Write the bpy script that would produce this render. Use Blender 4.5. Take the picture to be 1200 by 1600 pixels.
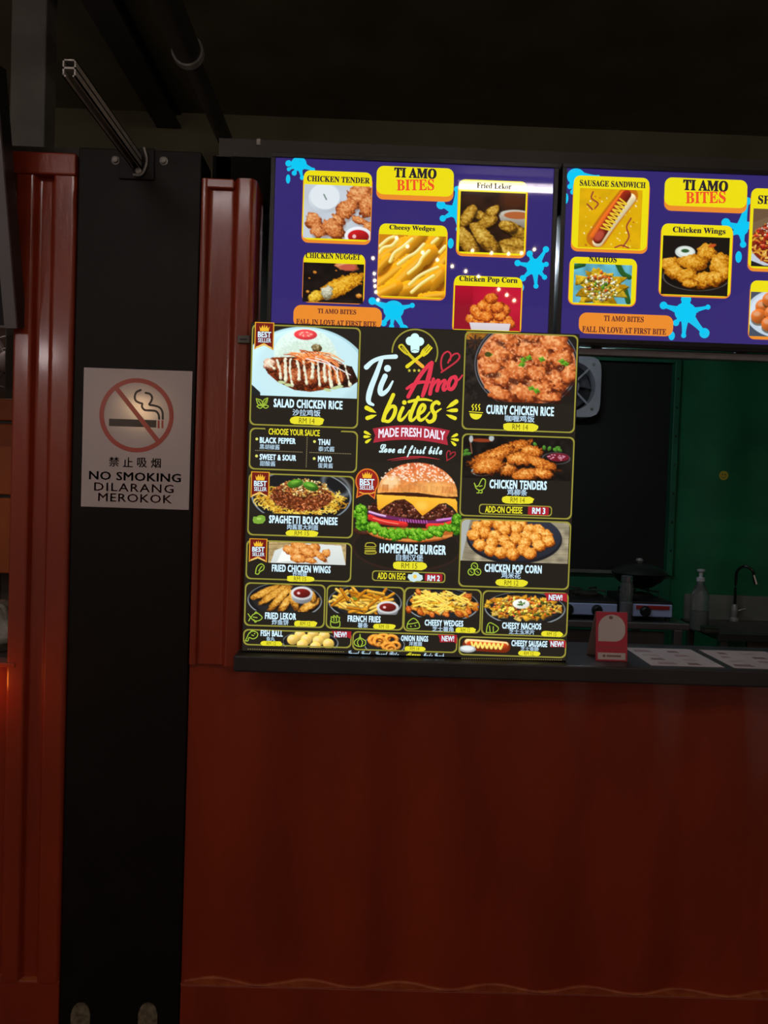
import bpy, bmesh, math, random
import numpy as np
from mathutils import Vector, Matrix

for o in list(bpy.data.objects):
    bpy.data.objects.remove(o, do_unlink=True)
SC = bpy.context.scene
COL = SC.collection

# ------------------------------------------------------------------ camera, world, exposure
F = 1200.0
PITCH, ROLL, YAW = -0.02773462, 0.03343821, -0.01418161
CAM = np.array([0.0, -2.0, 1.5])


def cam_matrix():
    B = np.array([[1, 0, 0], [0, 0, -1], [0, 1, 0]], float)
    c, s = math.cos(YAW), math.sin(YAW)
    Rz = np.array([[c, -s, 0], [s, c, 0], [0, 0, 1]])
    c, s = math.cos(PITCH), math.sin(PITCH)
    Rx = np.array([[1, 0, 0], [0, c, -s], [0, s, c]])
    c, s = math.cos(ROLL), math.sin(ROLL)
    Rr = np.array([[c, -s, 0], [s, c, 0], [0, 0, 1]])
    return Rz @ Rx @ B @ Rr


RM = cam_matrix()
cam_data = bpy.data.cameras.new('camera')
cam = bpy.data.objects.new('camera', cam_data)
COL.objects.link(cam)
m4 = Matrix.Identity(4)
for i in range(3):
    for j in range(3):
        m4[i][j] = RM[i, j]
    m4[i][3] = CAM[i]
cam.matrix_world = m4
cam_data.sensor_fit = 'VERTICAL'
cam_data.sensor_height = 24.0
cam_data.lens = 24.0 * F / 1600.0
cam_data.clip_start = 0.05
SC.camera = cam

world = bpy.data.worlds.new('world')
SC.world = world
world.use_nodes = True
bg = world.node_tree.nodes['Background']
bg.inputs[0].default_value = (1.0, 0.72, 0.6, 1)
bg.inputs[1].default_value = 0.14

SC.view_settings.view_transform = 'Standard'
SC.view_settings.look = 'None'
SC.view_settings.exposure = 0.0
SC.view_settings.gamma = 1.0
SC.view_settings.use_curve_mapping = False

# ------------------------------------------------------------------ helpers: placement
def ray(px, py):
    return RM @ np.array([(px - 600) / F, (800 - py) / F, -1.0])


def at(px, py, Y):
    d = ray(px, py)
    t = (Y - CAM[1]) / d[1]
    return CAM + t * d


def atz(px, py, Z):
    d = ray(px, py)
    t = (Z - CAM[2]) / d[2]
    return CAM + t * d


# ------------------------------------------------------------------ helpers: colours and materials
def lin(c):
    c = np.asarray(c, float) / 255.0
    return np.where(c <= 0.04045, c / 12.92, ((c + 0.055) / 1.055) ** 2.4)


MATS = {}


def mat(name, color, rough=0.5, metal=0.0, noise=0.0, nscale=12.0, bump=0.0, bscale=60.0, spec=0.5,
        coat=0.0, trans=0.0, dark=None, stretch=(1, 1, 1)):
    if name in MATS:
        return MATS[name]
    m = bpy.data.materials.new(name)
    m.use_nodes = True
    nt = m.node_tree
    b = nt.nodes['Principled BSDF']
    b.inputs['Base Color'].default_value = (*color, 1)
    b.inputs['Roughness'].default_value = rough
    b.inputs['Metallic'].default_value = metal
    b.inputs['Specular IOR Level'].default_value = spec
    b.inputs['Coat Weight'].default_value = coat
    b.inputs['Coat Roughness'].default_value = 0.12
    b.inputs['Transmission Weight'].default_value = trans
    tc = nt.nodes.new('ShaderNodeTexCoord')
    mp = nt.nodes.new('ShaderNodeMapping')
    mp.inputs['Scale'].default_value = stretch
    nt.links.new(tc.outputs['Object'], mp.inputs['Vector'])
    if noise > 0:
        n = nt.nodes.new('ShaderNodeTexNoise')
        n.inputs['Scale'].default_value = nscale
        n.inputs['Detail'].default_value = 6
        r = nt.nodes.new('ShaderNodeValToRGB')
        dk = dark if dark else tuple(c * (1 - noise) for c in color)
        r.color_ramp.elements[0].position = 0.35
        r.color_ramp.elements[0].color = (*dk, 1)
        r.color_ramp.elements[1].position = 0.65
        r.color_ramp.elements[1].color = (*color, 1)
        nt.links.new(mp.outputs['Vector'], n.inputs['Vector'])
        nt.links.new(n.outputs['Fac'], r.inputs['Fac'])
        nt.links.new(r.outputs['Color'], b.inputs['Base Color'])
    if bump > 0:
        n2 = nt.nodes.new('ShaderNodeTexNoise')
        n2.inputs['Scale'].default_value = bscale
        n2.inputs['Detail'].default_value = 4
        bp = nt.nodes.new('ShaderNodeBump')
        bp.inputs['Strength'].default_value = bump
        bp.inputs['Distance'].default_value = 0.01
        nt.links.new(mp.outputs['Vector'], n2.inputs['Vector'])
        nt.links.new(n2.outputs['Fac'], bp.inputs['Height'])
        nt.links.new(bp.outputs['Normal'], b.inputs['Normal'])
    MATS[name] = m
    return m


def emit(rgb, gain=1.0, gloss=0.0):
    """self-luminous print or screen colour (sRGB 0-255) under clear glass"""
    key = 'lit_%d_%d_%d_%.2f_%.2f' % (*rgb, gain, gloss)
    if key in MATS:
        return MATS[key]
    m = bpy.data.materials.new(key)
    m.use_nodes = True
    b = m.node_tree.nodes['Principled BSDF']
    b.inputs['Base Color'].default_value = (0.012, 0.011, 0.010, 1)
    b.inputs['Roughness'].default_value = 0.025 if gloss else 0.5
    b.inputs['Specular IOR Level'].default_value = gloss if gloss else 0.15
    b.inputs['Emission Color'].default_value = (*lin(rgb), 1)
    b.inputs['Emission Strength'].default_value = gain
    MATS[key] = m
    return m


def emit_attr(key, gain=1.0, gloss=0.0):
    if key in MATS:
        return MATS[key]
    m = bpy.data.materials.new(key)
    m.use_nodes = True
    b = m.node_tree.nodes['Principled BSDF']
    b.inputs['Base Color'].default_value = (0.012, 0.011, 0.010, 1)
    b.inputs['Roughness'].default_value = 0.025 if gloss else 0.5
    b.inputs['Specular IOR Level'].default_value = gloss if gloss else 0.15
    a = m.node_tree.nodes.new('ShaderNodeAttribute')
    a.attribute_name = 'print'
    m.node_tree.links.new(a.outputs['Color'], b.inputs['Emission Color'])
    b.inputs['Emission Strength'].default_value = gain
    MATS[key] = m
    return m


# ------------------------------------------------------------------ helpers: objects
ORIGIN = {}


def world_origin(o):
    p = np.zeros(3)
    while o is not None:
        p += np.array(o.location)
        o = o.parent
    return p


def tag(o, label=None, cat=None, group=None, kind=None):
    if label: o['label'] = label
    if cat: o['category'] = cat
    if group: o['group'] = group
    if kind: o['kind'] = kind
    return o


def thing(name, loc, label=None, cat=None, group=None, kind=None):
    o = bpy.data.objects.new(name, None)
    o.empty_display_size = 0.05
    COL.objects.link(o)
    o.location = tuple(float(v) for v in loc)
    return tag(o, label, cat, group, kind)


def mk(name, verts, faces, material, parent=None, smooth=False, loc=None):
    """mesh object from world-space vertices"""
    v = np.asarray(verts, float).reshape(-1, 3)
    if parent is not None:
        base = world_origin(parent)
        own = np.zeros(3)
    else:
        base = np.zeros(3)
        own = np.array(loc) if loc is not None else np.array([(v[:, 0].min() + v[:, 0].max()) / 2, (v[:, 1].min() + v[:, 1].max()) / 2, v[:, 2].min()])
    v = v - base - own
    me = bpy.data.meshes.new(name)
    me.from_pydata(v.tolist(), [], [list(map(int, f)) for f in faces])
    me.validate()
    me.update()
    if smooth:
        me.polygons.foreach_set('use_smooth', [True] * len(me.polygons))
    o = bpy.data.objects.new(name, me)
    COL.objects.link(o)
    o.location = tuple(own)
    if parent is not None:
        o.parent = parent
    if material is not None:
        me.materials.append(material)
    return o


class MB:
    """collects shapes of ONE part"""

    def __init__(self):
        self.v, self.f = [], []

    def add(self, v, f):
        k = len(self.v)
        self.v += [tuple(map(float, p)) for p in v]
        self.f += [[i + k for i in q] for q in f]
        return self

    def box(self, a, b, bev=0.0):
        a, b = np.minimum(a, b), np.maximum(a, b)
        if bev <= 0:
            x0, y0, z0 = a
            x1, y1, z1 = b
            return self.add([(x0, y0, z0), (x1, y0, z0), (x1, y1, z0), (x0, y1, z0), (x0, y0, z1), (x1, y0, z1), (x1, y1, z1), (x0, y1, z1)],
                            [(0, 3, 2, 1), (4, 5, 6, 7), (0, 1, 5, 4), (1, 2, 6, 5), (2, 3, 7, 6), (3, 0, 4, 7)])
        bm = bmesh.new()
        bmesh.ops.create_cube(bm, size=1)
        for q in bm.verts:
            q.co = Vector([(a[i] + b[i]) / 2 + q.co[i] * (b[i] - a[i]) for i in range(3)])
        bmesh.ops.bevel(bm, geom=bm.edges[:], offset=bev, segments=2, affect='EDGES', profile=0.5)
        bm.verts.index_update()
        self.add([q.co[:] for q in bm.verts], [[q.index for q in f.verts] for f in bm.faces])
        bm.free()
        return self

    def tube(self, pts, r, n=10, cap=True):
        pts = [Vector(p) for p in pts]
        rs = r if isinstance(r, (list, tuple)) else [r] * len(pts)
        rings = []
        up = Vector((0, 0, 1))
        for i, p in enumerate(pts):
            d = (pts[min(i + 1, len(pts) - 1)] - pts[max(i - 1, 0)]).normalized()
            s = d.cross(up)
            if s.length < 1e-3:
                s = d.cross(Vector((0, 1, 0)))
            s.normalize()
            t = s.cross(d)
            rings.append([p + (s * math.cos(2 * math.pi * k / n) + t * math.sin(2 * math.pi * k / n)) * rs[i] for k in range(n)])
        v = [q for ring in rings for q in ring]
        f = []
        for i in range(len(pts) - 1):
            for k in range(n):
                a, b = i * n + k, i * n + (k + 1) % n
                f.append((a, b, b + n, a + n))
        if cap:
            f.append(list(range(n))[::-1])
            f.append([(len(pts) - 1) * n + k for k in range(n)])
        return self.add(v, f)

    def lathe(self, c, prof, n=24, axis='z'):
        """prof: list of (radius, height)"""
        v, f = [], []
        for r, h in prof:
            for k in range(n):
                a = 2 * math.pi * k / n
                x, y = r * math.cos(a), r * math.sin(a)
                if axis == 'z':
                    v.append((c[0] + x, c[1] + y, c[2] + h))
                else:                                   # axis toward -Y
                    v.append((c[0] + x, c[1] - h, c[2] + y))
        for i in range(len(prof) - 1):
            for k in range(n):
                a, b = i * n + k, i * n + (k + 1) % n
                f.append((a, b, b + n, a + n))
        f.append(list(range(n))[::-1])
        f.append([(len(prof) - 1) * n + k for k in range(n)])
        return self.add(v, f)

    def prism_z(self, poly, z0, z1):
        n = len(poly)
        v = [(x, y, z0) for x, y in poly] + [(x, y, z1) for x, y in poly]
        f = [(i, (i + 1) % n, n + (i + 1) % n, n + i) for i in range(n)]
        f += [list(range(n))[::-1], list(range(n, 2 * n))]
        return self.add(v, f)

    def prism_y(self, poly, y0, y1):
        n = len(poly)
        v = [(x, y0, z) for x, z in poly] + [(x, y1, z) for x, z in poly]
        f = [(i, (i + 1) % n, n + (i + 1) % n, n + i) for i in range(n)]
        f += [list(range(n))[::-1], list(range(n, 2 * n))]
        return self.add(v, f)

    def build(self, name, material, parent=None, smooth=False, loc=None):
        o = mk(name, self.v, self.f, material, parent, smooth, loc)
        bm = bmesh.new()
        bm.from_mesh(o.data)
        bmesh.ops.recalc_face_normals(bm, faces=bm.faces[:])
        bm.to_mesh(o.data)
        bm.free()
        if smooth:
            try:
                o.data.set_sharp_from_angle(angle=math.radians(40))
            except Exception:
                pass
        return o


def arc(cx, cy, rx, ry, a0, a1, n=24):
    return [(cx + rx * math.cos(math.radians(a0 + (a1 - a0) * i / n)), cy + ry * math.sin(math.radians(a0 + (a1 - a0) * i / n))) for i in range(n + 1)]


def catmull(pts, n=8):
    P = [np.array(p, float) for p in pts]
    if len(P) == 2:
        return [P[0] + (P[1] - P[0]) * i / n for i in range(n + 1)]
    P = [2 * P[0] - P[1]] + P + [2 * P[-1] - P[-2]]
    out = []
    for i in range(1, len(P) - 2):
        a, b, c, d = P[i - 1:i + 3]
        for k in range(n):
            t = k / n
            out.append(0.5 * ((2 * b) + (c - a) * t + (2 * a - 5 * b + 4 * c - d) * t * t + (3 * b - a - 3 * c + d) * t ** 3))
    out.append(P[-2])
    return out


# ------------------------------------------------------------------ helpers: flat print on an upright panel
class Panel:
    """maps the photograph's points on a flat upright face at depth Y to that face; sizes in photo pixels"""

    def __init__(self, Y, cx, cy):
        self.Y = Y
        self.s = float(np.linalg.norm(at(cx + 50, cy, Y) - at(cx - 50, cy, Y))) / 100.0

    def p(self, x, y):
        q = at(x, y, self.Y)
        return q[0], q[2]

    def flat(self, name, polys, material, parent, layer):
        """polys: list of closed outlines in face coordinates (metres)"""
        y = self.Y - 0.0004 * layer
        v, f = [], []
        for poly in polys:
            k = len(v)
            v += [(a, y, b) for a, b in poly]
            f.append(list(range(k, k + len(poly))))
        return mk(name, v, f, material, parent)

    def rrect(self, x0, y0, x1, y1, r=0.0, n=5):
        """outline of the upright rectangle whose photo corners are top-left, bottom-right"""
        ax, az = self.p(x0, y0)
        bx, bz = self.p(x1, y1)
        r *= self.s
        if r <= 0:
            return [(ax, bz), (bx, bz), (bx, az), (ax, az)]
        out = []
        for cx, cz, a in ((bx - r, az - r, 0), (ax + r, az - r, 90), (ax + r, bz + r, 180), (bx - r, bz + r, 270)):
            out += arc(cx, cz, r, r, a, a + 90, n)
        return out

    def ring(self, name, x0, y0, x1, y1, r, w, material, parent, layer):
        o = self.rrect(x0, y0, x1, y1, r, 5)
        ax, az = self.p(x0, y0)
        bx, bz = self.p(x1, y1)
        cx, cz = (ax + bx) / 2, (az + bz) / 2
        ws = w * self.s
        hx, hz = (bx - ax) / 2, (az - bz) / 2
        i = [(cx + (x - cx) * (hx - ws) / hx, cz + (z - cz) * (hz - ws) / hz) for x, z in o]
        n = len(o)
        y = self.Y - 0.0004 * layer
        v = [(a, y, b) for a, b in o] + [(a, y, b) for a, b in i]
        f = [(k, (k + 1) % n, n + (k + 1) % n, n + k) for k in range(n)]
        return mk(name, v, f, material, parent)

    def local(self, x, y, pts):
        """outline given in pixels around photo point x,y; y down"""
        cx, cz = self.p(x, y)
        return [(cx + a * self.s, cz - b * self.s) for a, b in pts]

    def ribbon(self, pts, w, closed=False, n=8):
        """pts in photo px; w px width or list; returns list of quads + round caps"""
        c = catmull(pts, n)
        ws = w if isinstance(w, (list, tuple)) else [w, w]
        m = len(c)
        wi = np.interp(np.linspace(0, 1, m), np.linspace(0, 1, len(ws)), ws) * self.s / 2
        q = [np.array(self.p(*p)) for p in c]
        L, R = [], []
        for i in range(m):
            d = q[min(i + 1, m - 1)] - q[max(i - 1, 0)]
            d = d / (np.linalg.norm(d) + 1e-9)
            nn = np.array([-d[1], d[0]])
            L.append(q[i] + nn * wi[i])
            R.append(q[i] - nn * wi[i])
        out = [[tuple(L[i]), tuple(L[i + 1]), tuple(R[i + 1]), tuple(R[i])] for i in range(m - 1)]
        if not closed:
            for i in (0, m - 1):
                if wi[i] > 1e-5:
                    out.append(arc(q[i][0], q[i][1], wi[i], wi[i], 0, 345, 12))
        return out

    def text(self, name, body, xc, yc, w, h, material, parent, layer, bold=0.0, space=1.0, bend=0.0, shear=0.0, clip_below=None, rot=0.0, res=2):
        cu = bpy.data.curves.new('lettering', 'FONT')
        cu.body = body
        cu.resolution_u = res
        cu.space_character = space
        cu.shear = shear
        tmp = bpy.data.objects.new('lettering', cu)
        COL.objects.link(tmp)
        bpy.context.view_layer.update()
        dg = bpy.context.evaluated_depsgraph_get()
        me = bpy.data.meshes.new_from_object(tmp.evaluated_get(dg))
        COL.objects.unlink(tmp)
        bpy.data.objects.remove(tmp)
        n = len(me.vertices)
        co = np.zeros(n * 3)
        me.vertices.foreach_get('co', co)
        co = co.reshape(-1, 3)
        lo, hi = co.min(0), co.max(0)
        u = (co[:, 0] - lo[0]) / (hi[0] - lo[0]) - 0.5
        t = (co[:, 1] - lo[1]) / (hi[1] - lo[1]) - 0.5
        cx, cz = self.p(xc, yc)
        X = u * w * self.s
        Z = t * h * self.s + bend * self.s * (1 - 4 * u * u)
        if rot:
            c, s = math.cos(rot), math.sin(rot)
            X, Z = X * c - Z * s, X * s + Z * c
        X, Z = X + cx, Z + cz
        if clip_below is not None:
            Z = np.maximum(Z, clip_below)
        fs = [list(p.vertices) for p in me.polygons]
        v = np.stack([X, np.full(n, self.Y - 0.0004 * layer), Z], 1)
        if bold:                                  # heavier weight: the glyphs struck several times
            bx_, bz_ = bold * w * self.s / (hi[0] - lo[0]), bold * .6 * h * self.s / (hi[1] - lo[1])
            hits = [(-1, -1), (1, -1), (-1, 1), (1, 1), (0, 0)]
            v = np.concatenate([v + np.array([a_ * bx_, 0, b_ * bz_]) for a_, b_ in hits])
            fs = [[i + n * k for i in f_] for k in range(len(hits)) for f_ in fs]
        bpy.data.meshes.remove(me)
        return mk(name, v, fs, material, parent)

    def picture(self, name, pic, x0, y0, x1, y1, material, parent, layer, crop_z=None):
        """a printed or displayed photograph: a fine grid carrying the print's colours"""
        ax, az = self.p(x0, y0)
        bx, bz = self.p(x1, y1)
        c = pic.final()
        H, W = c.shape[:2]
        xs = np.linspace(ax, bx, W)
        zs = np.linspace(az, bz, H)
        X, Z = np.meshgrid(xs, zs)
        v = np.stack([X.ravel(), np.full(X.size, self.Y - 0.0004 * layer), Z.ravel()], 1)
        idx = np.arange(H * W).reshape(H, W)
        fs = np.stack([idx[:-1, :-1], idx[1:, :-1], idx[1:, 1:], idx[:-1, 1:]], -1).reshape(-1, 4)
        base = world_origin(parent)
        v = v - base
        me = bpy.data.meshes.new(name)
        nf = len(fs)
        me.vertices.add(len(v))
        me.vertices.foreach_set('co', v.ravel())
        me.loops.add(nf * 4)
        me.loops.foreach_set('vertex_index', fs.ravel())
        me.polygons.add(nf)
        me.polygons.foreach_set('loop_start', np.arange(0, nf * 4, 4))
        me.update(calc_edges=True)
        at_ = me.color_attributes.new('print', 'FLOAT_COLOR', 'POINT')
        rgba = np.ones((H * W, 4))
        rgba[:, :3] = lin(np.clip(c, 0, 255)).reshape(-1, 3)
        at_.data.foreach_set('color', rgba.ravel())
        me.materials.append(material)
        o = bpy.data.objects.new(name, me)
        COL.objects.link(o)
        o.parent = parent
        return o


# ------------------------------------------------------------------ painter for the food prints
class Pic:
    SS = 2

    def __init__(self, w, h, bgc, seed=1, res=1.15):
        self.w, self.h = w, h
        self.k = res * self.SS
        self.W = int(round(w * res)) * self.SS
        self.H = int(round(h * res)) * self.SS
        self.X, self.Y = np.meshgrid((np.arange(self.W) + .5) * w / self.W, (np.arange(self.H) + .5) * h / self.H)
        self.c = np.zeros((self.H, self.W, 3)) + np.array(bgc, float)
        self.r = np.random.RandomState(seed)
        self.nz = {}

    def noise(self, scale, seed=0):
        key = (scale, seed)
        if key in self.nz:
            return self.nz[key]
        g = np.random.RandomState(seed + 11).rand(int(self.h / scale) + 4, int(self.w / scale) + 4)
        u, v = self.X / scale, self.Y / scale
        i, j = u.astype(int), v.astype(int)
        a, b = u - i, v - j
        a, b = a * a * (3 - 2 * a), b * b * (3 - 2 * b)
        n = (g[j, i] * (1 - a) + g[j, i + 1] * a) * (1 - b) + (g[j + 1, i] * (1 - a) + g[j + 1, i + 1] * a) * b
        self.nz[key] = n
        return n

    def win(self, x0, y0, x1, y1):
        kx, ky = self.W / self.w, self.H / self.h
        a, b = max(0, int(x0 * kx)), min(self.W, int(x1 * kx) + 1)
        c, d = max(0, int(y0 * ky)), min(self.H, int(y1 * ky) + 1)
        if a >= b or c >= d:
            return None
        return slice(c, d), slice(a, b)

    def put(self, s, m, col):
        m = m[..., None]
        self.c[s] = self.c[s] * (1 - m) + np.asarray(col, float) * m

    def ell(self, cx, cy, rx, ry, col, rot=0, soft=0.7, shade=0.0, alpha=1.0, inner=None):
        R = max(rx, ry) + 2
        s = self.win(cx - R, cy - R, cx + R, cy + R)
        if s is None:
            return
        dx, dy = self.X[s] - cx, self.Y[s] - cy
        c, q = math.cos(math.radians(rot)), math.sin(math.radians(rot))
        u, v = (dx * c + dy * q) / rx, (-dx * q + dy * c) / ry
        d = np.sqrt(u * u + v * v)
        m = np.clip((1 - d) * min(rx, ry) / soft + .5, 0, 1) * alpha
        if inner:
            m = m * np.clip((d - inner) * min(rx, ry) / soft + .5, 0, 1)
        k = 1 + shade * (-(dx / rx) * .5 - (dy / ry) * .8)
        self.put(s, m, np.array(col, float) * np.clip(k, .2, 1.8)[..., None])

    def lump(self, cx, cy, rx, ry, rot=0, cols=((96, 44, 10), (205, 120, 30), (250, 200, 100)), b=4.0, rough=.35, seed=None):
        """a fried, crusty piece"""
        sd = int(self.r.randint(1000)) if seed is None else seed
        R = max(rx, ry) * 1.25 + 2
        s = self.win(cx - R, cy - R, cx + R, cy + R)
        if s is None:
            return
        n1, n2 = self.noise(b, sd % 7)[s], self.noise(b * .5, sd % 5 + 20)[s]
        n0 = self.noise(b * 2.2, sd % 6 + 40)[s]
        dx, dy = self.X[s] - cx, self.Y[s] - cy
        c, q = math.cos(math.radians(rot)), math.sin(math.radians(rot))
        u, v = (dx * c + dy * q) / rx, (-dx * q + dy * c) / ry
        d = np.sqrt(u * u + v * v) + (n1 - .5) * rough + (n0 - .5) * rough * .6
        m = np.clip((1 - d) * min(rx, ry) / .9 + .5, 0, 1)
        t = .66 - .26 * (dx / R) - .5 * (dy / R) - .52 * np.clip(d, 0, 1) ** 3 + .42 * (n1 - .5) + .55 * (n2 - .5) + .2 * (n0 - .5)
        t = np.clip(t, 0, 1)[..., None]
        D, M, L = [np.array(x, float) for x in cols]
        col = np.where(t < .5, D + (M - D) * t * 2, M + (L - M) * (t - .5) * 2)
        self.put(s, m, col)

    def line(self, pts, w, col, soft=.6, alpha=1.0, shade=0.0, wob=0.0, smooth=6):
        P = catmull(pts, smooth) if smooth else [np.array(p, float) for p in pts]
        a = np.array(P)
        s = self.win(a[:, 0].min() - w - 2, a[:, 1].min() - w - 2, a[:, 0].max() + w + 2, a[:, 1].max() + w + 2)
        if s is None:
            return
        x, y = self.X[s], self.Y[s]
        D = np.full(x.shape, 1e9)
        S = np.zeros(x.shape)
        for p, q in zip(P[:-1], P[1:]):
            v = q - p
            L = v @ v + 1e-9
            t = np.clip(((x - p[0]) * v[0] + (y - p[1]) * v[1]) / L, 0, 1)
            ex, ey = x - p[0] - t * v[0], y - p[1] - t * v[1]
            dd = ex * ex + ey * ey
            k = dd < D
            D = np.where(k, dd, D)
            S = np.where(k, -(ex * .4 + ey), S)
        D = np.sqrt(D)
        if wob:
            D = D + (self.noise(3.0, 3)[s] - .5) * wob
        m = np.clip((w / 2 - D) / soft + .5, 0, 1) * alpha
        self.put(s, m, np.array(col, float) * np.clip(1 + shade * S / (w / 2), .3, 1.6)[..., None])

    def poly(self, pts, col, alpha=1.0, grad=None, tex=0.0):
        P = np.array(pts, float)
        s = self.win(P[:, 0].min(), P[:, 1].min(), P[:, 0].max() + 1, P[:, 1].max() + 1)
        if s is None:
            return
        x, y = self.X[s], self.Y[s]
        ins = np.zeros(x.shape, bool)
        for i in range(len(P)):
            (ax, ay), (bx, by) = P[i], P[i - 1]
            if ay == by:
                continue
            ins ^= ((ay > y) != (by > y)) & (x < (bx - ax) * (y - ay) / (by - ay) + ax)
        c = np.zeros(x.shape + (3,)) + np.array(col, float)
        if grad is not None:
            t = np.clip((y - P[:, 1].min()) / (np.ptp(P[:, 1]) + 1e-6), 0, 1)[..., None]
            c = c * (1 - t) + np.array(grad, float) * t
        if tex:
            c = c * (1 + tex * (self.noise(2.5, 9)[s] - .5) + tex * (self.noise(6, 8)[s] - .5))[..., None]
        self.put(s, ins * alpha, c)

    def tex(self, amt, scale=3.0, seed=1):
        self.c *= (1 + amt * (self.noise(scale, seed) - .5))[..., None]

    def final(self):
        S = self.SS
        return self.c.reshape(self.H // S, S, self.W // S, S, 3).mean((1, 3))


FRY = ((92, 42, 8), (206, 122, 32), (250, 205, 110))
GOLD = ((120, 66, 8), (228, 158, 36), (255, 226, 120))
DARKFRY = ((70, 22, 6), (176, 86, 22), (240, 170, 80))


# ------------------------------------------------------------------ the food prints
def scatter(p, n, x0, y0, x1, y1, fn):
    for _ in range(n):
        fn(p.r.uniform(x0, x1), p.r.uniform(y0, y1))


def in_ell(p, cx, cy, rx, ry):
    a, r = p.r.uniform(0, 6.283), math.sqrt(p.r.rand())
    return cx + rx * r * math.cos(a), cy + ry * r * math.sin(a)


def food_salad_rice(w, h):
    p = Pic(w, h, (34, 30, 26), 3)
    p.ell(80, 92, 104, 92, (168, 205, 214), shade=.1)
    p.ell(80, 88, 97, 85, (192, 226, 234), shade=.08)
    p.ell(84, 70, 78, 60, (196, 230, 236), soft=8)
    p.ell(80, 44, 47, 41, (214, 236, 226), shade=.06)
    p.ell(84, 58, 50, 34, (208, 230, 214), soft=5)
    for _ in range(420):
        x, y = in_ell(p, 82, 42, 46, 36)
        p.ell(x, y, 1.6, .9, (238, 248, 240) if p.r.rand() < .6 else (190, 214, 200), p.r.uniform(0, 180), .6, alpha=.6)
    p.ell(80, 13, 17.5, 8.5, (226, 60, 66), shade=.15)
    p.ell(80, 12, 12, 5, (240, 92, 96))
    for a in range(6):
        p.ell(80 + 8 * math.cos(a), 12 + 3 * math.sin(a), 2.2, 1, (250, 190, 160), a * 40)
    p.lump(98, 34, 8, 6, 20, ((40, 32, 16), (120, 96, 50), (220, 210, 180)), 3)
    body = [(18, 62), (30, 52), (60, 50), (100, 50), (150, 62), (162, 86), (150, 96), (120, 100), (90, 106), (66, 104), (40, 92), (24, 78)]
    p.poly(body, (120, 52, 24), grad=(96, 38, 14), tex=.9)
    p.poly([(132, 60), (152, 62), (163, 86), (150, 95), (132, 96)], (50, 26, 18), tex=.7)
    for x, y, rx, ry in ((32, 66, 12, 10), (48, 76, 11, 14), (66, 84, 12, 16), (90, 84, 13, 18), (112, 82, 12, 15), (132, 82, 11, 13)):
        p.lump(x, y, rx, ry, 0, ((58, 20, 10), (150, 66, 30), (226, 150, 100)), 3.2)
    p.lump(26, 62, 9, 10, 30, ((120, 60, 40), (230, 190, 160), (250, 240, 226)), 3.5)
    for x0, x1, y0, y1 in ((38, 44, 56, 84), (50, 52, 54, 88), (58, 62, 54, 96), (68, 72, 56, 86), (78, 84, 56, 92), (92, 92, 54, 82), (100, 104, 58, 94), (110, 112, 60, 86), (118, 122, 62, 96), (130, 134, 66, 92), (142, 150, 62, 92), (26, 34, 60, 70)):
        q_ = p.r.uniform(-2, 2)
        p.line([(x0, y0), ((x0 + x1) / 2 + q_, (y0 + y1) / 2), (x1, y1)], p.r.uniform(2.4, 5), (228, 228, 204), .9, shade=.15, wob=2.2)
        p.ell(x1, y1, p.r.uniform(1.5, 3), p.r.uniform(2, 4.5), (224, 222, 190), shade=.2)
    for _ in range(60):
        x, y = in_ell(p, 94, 50, 34, 9)
        a = p.r.uniform(-.7, .7)
        L = p.r.uniform(7, 16)
        p.line([(x - L * math.cos(a), y - L * math.sin(a) * .6), (x, y - 2), (x + L * math.cos(a), y + L * math.sin(a) * .6 + 3)], 1.3, [(240, 140, 70), (232, 110, 50), (250, 180, 120), (190, 80, 30)][p.r.randint(4)], .6)
    for x0, y0, x1, y1 in ((112, 52, 130, 90), (120, 54, 138, 86), (104, 52, 122, 84), (96, 50, 130, 72), (82, 52, 150, 76)):
        p.line([(x0, y0), ((x0 + x1) / 2 + 4, (y0 + y1) / 2 - 3), (x1, y1)], 1.6, (244, 150, 80) if x0 > 100 else (240, 236, 240), .6)
    for x, y in ((46, 92), (56, 96), (128, 98), (116, 102), (134, 96)):
        p.ell(x, y, 6, 2.5, (190, 206, 150), p.r.uniform(-30, 30))
    p.poly([(-1, 96), (14, 110), (14, h + 1), (-1, h + 1)], (30, 34, 34))
    return p


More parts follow.
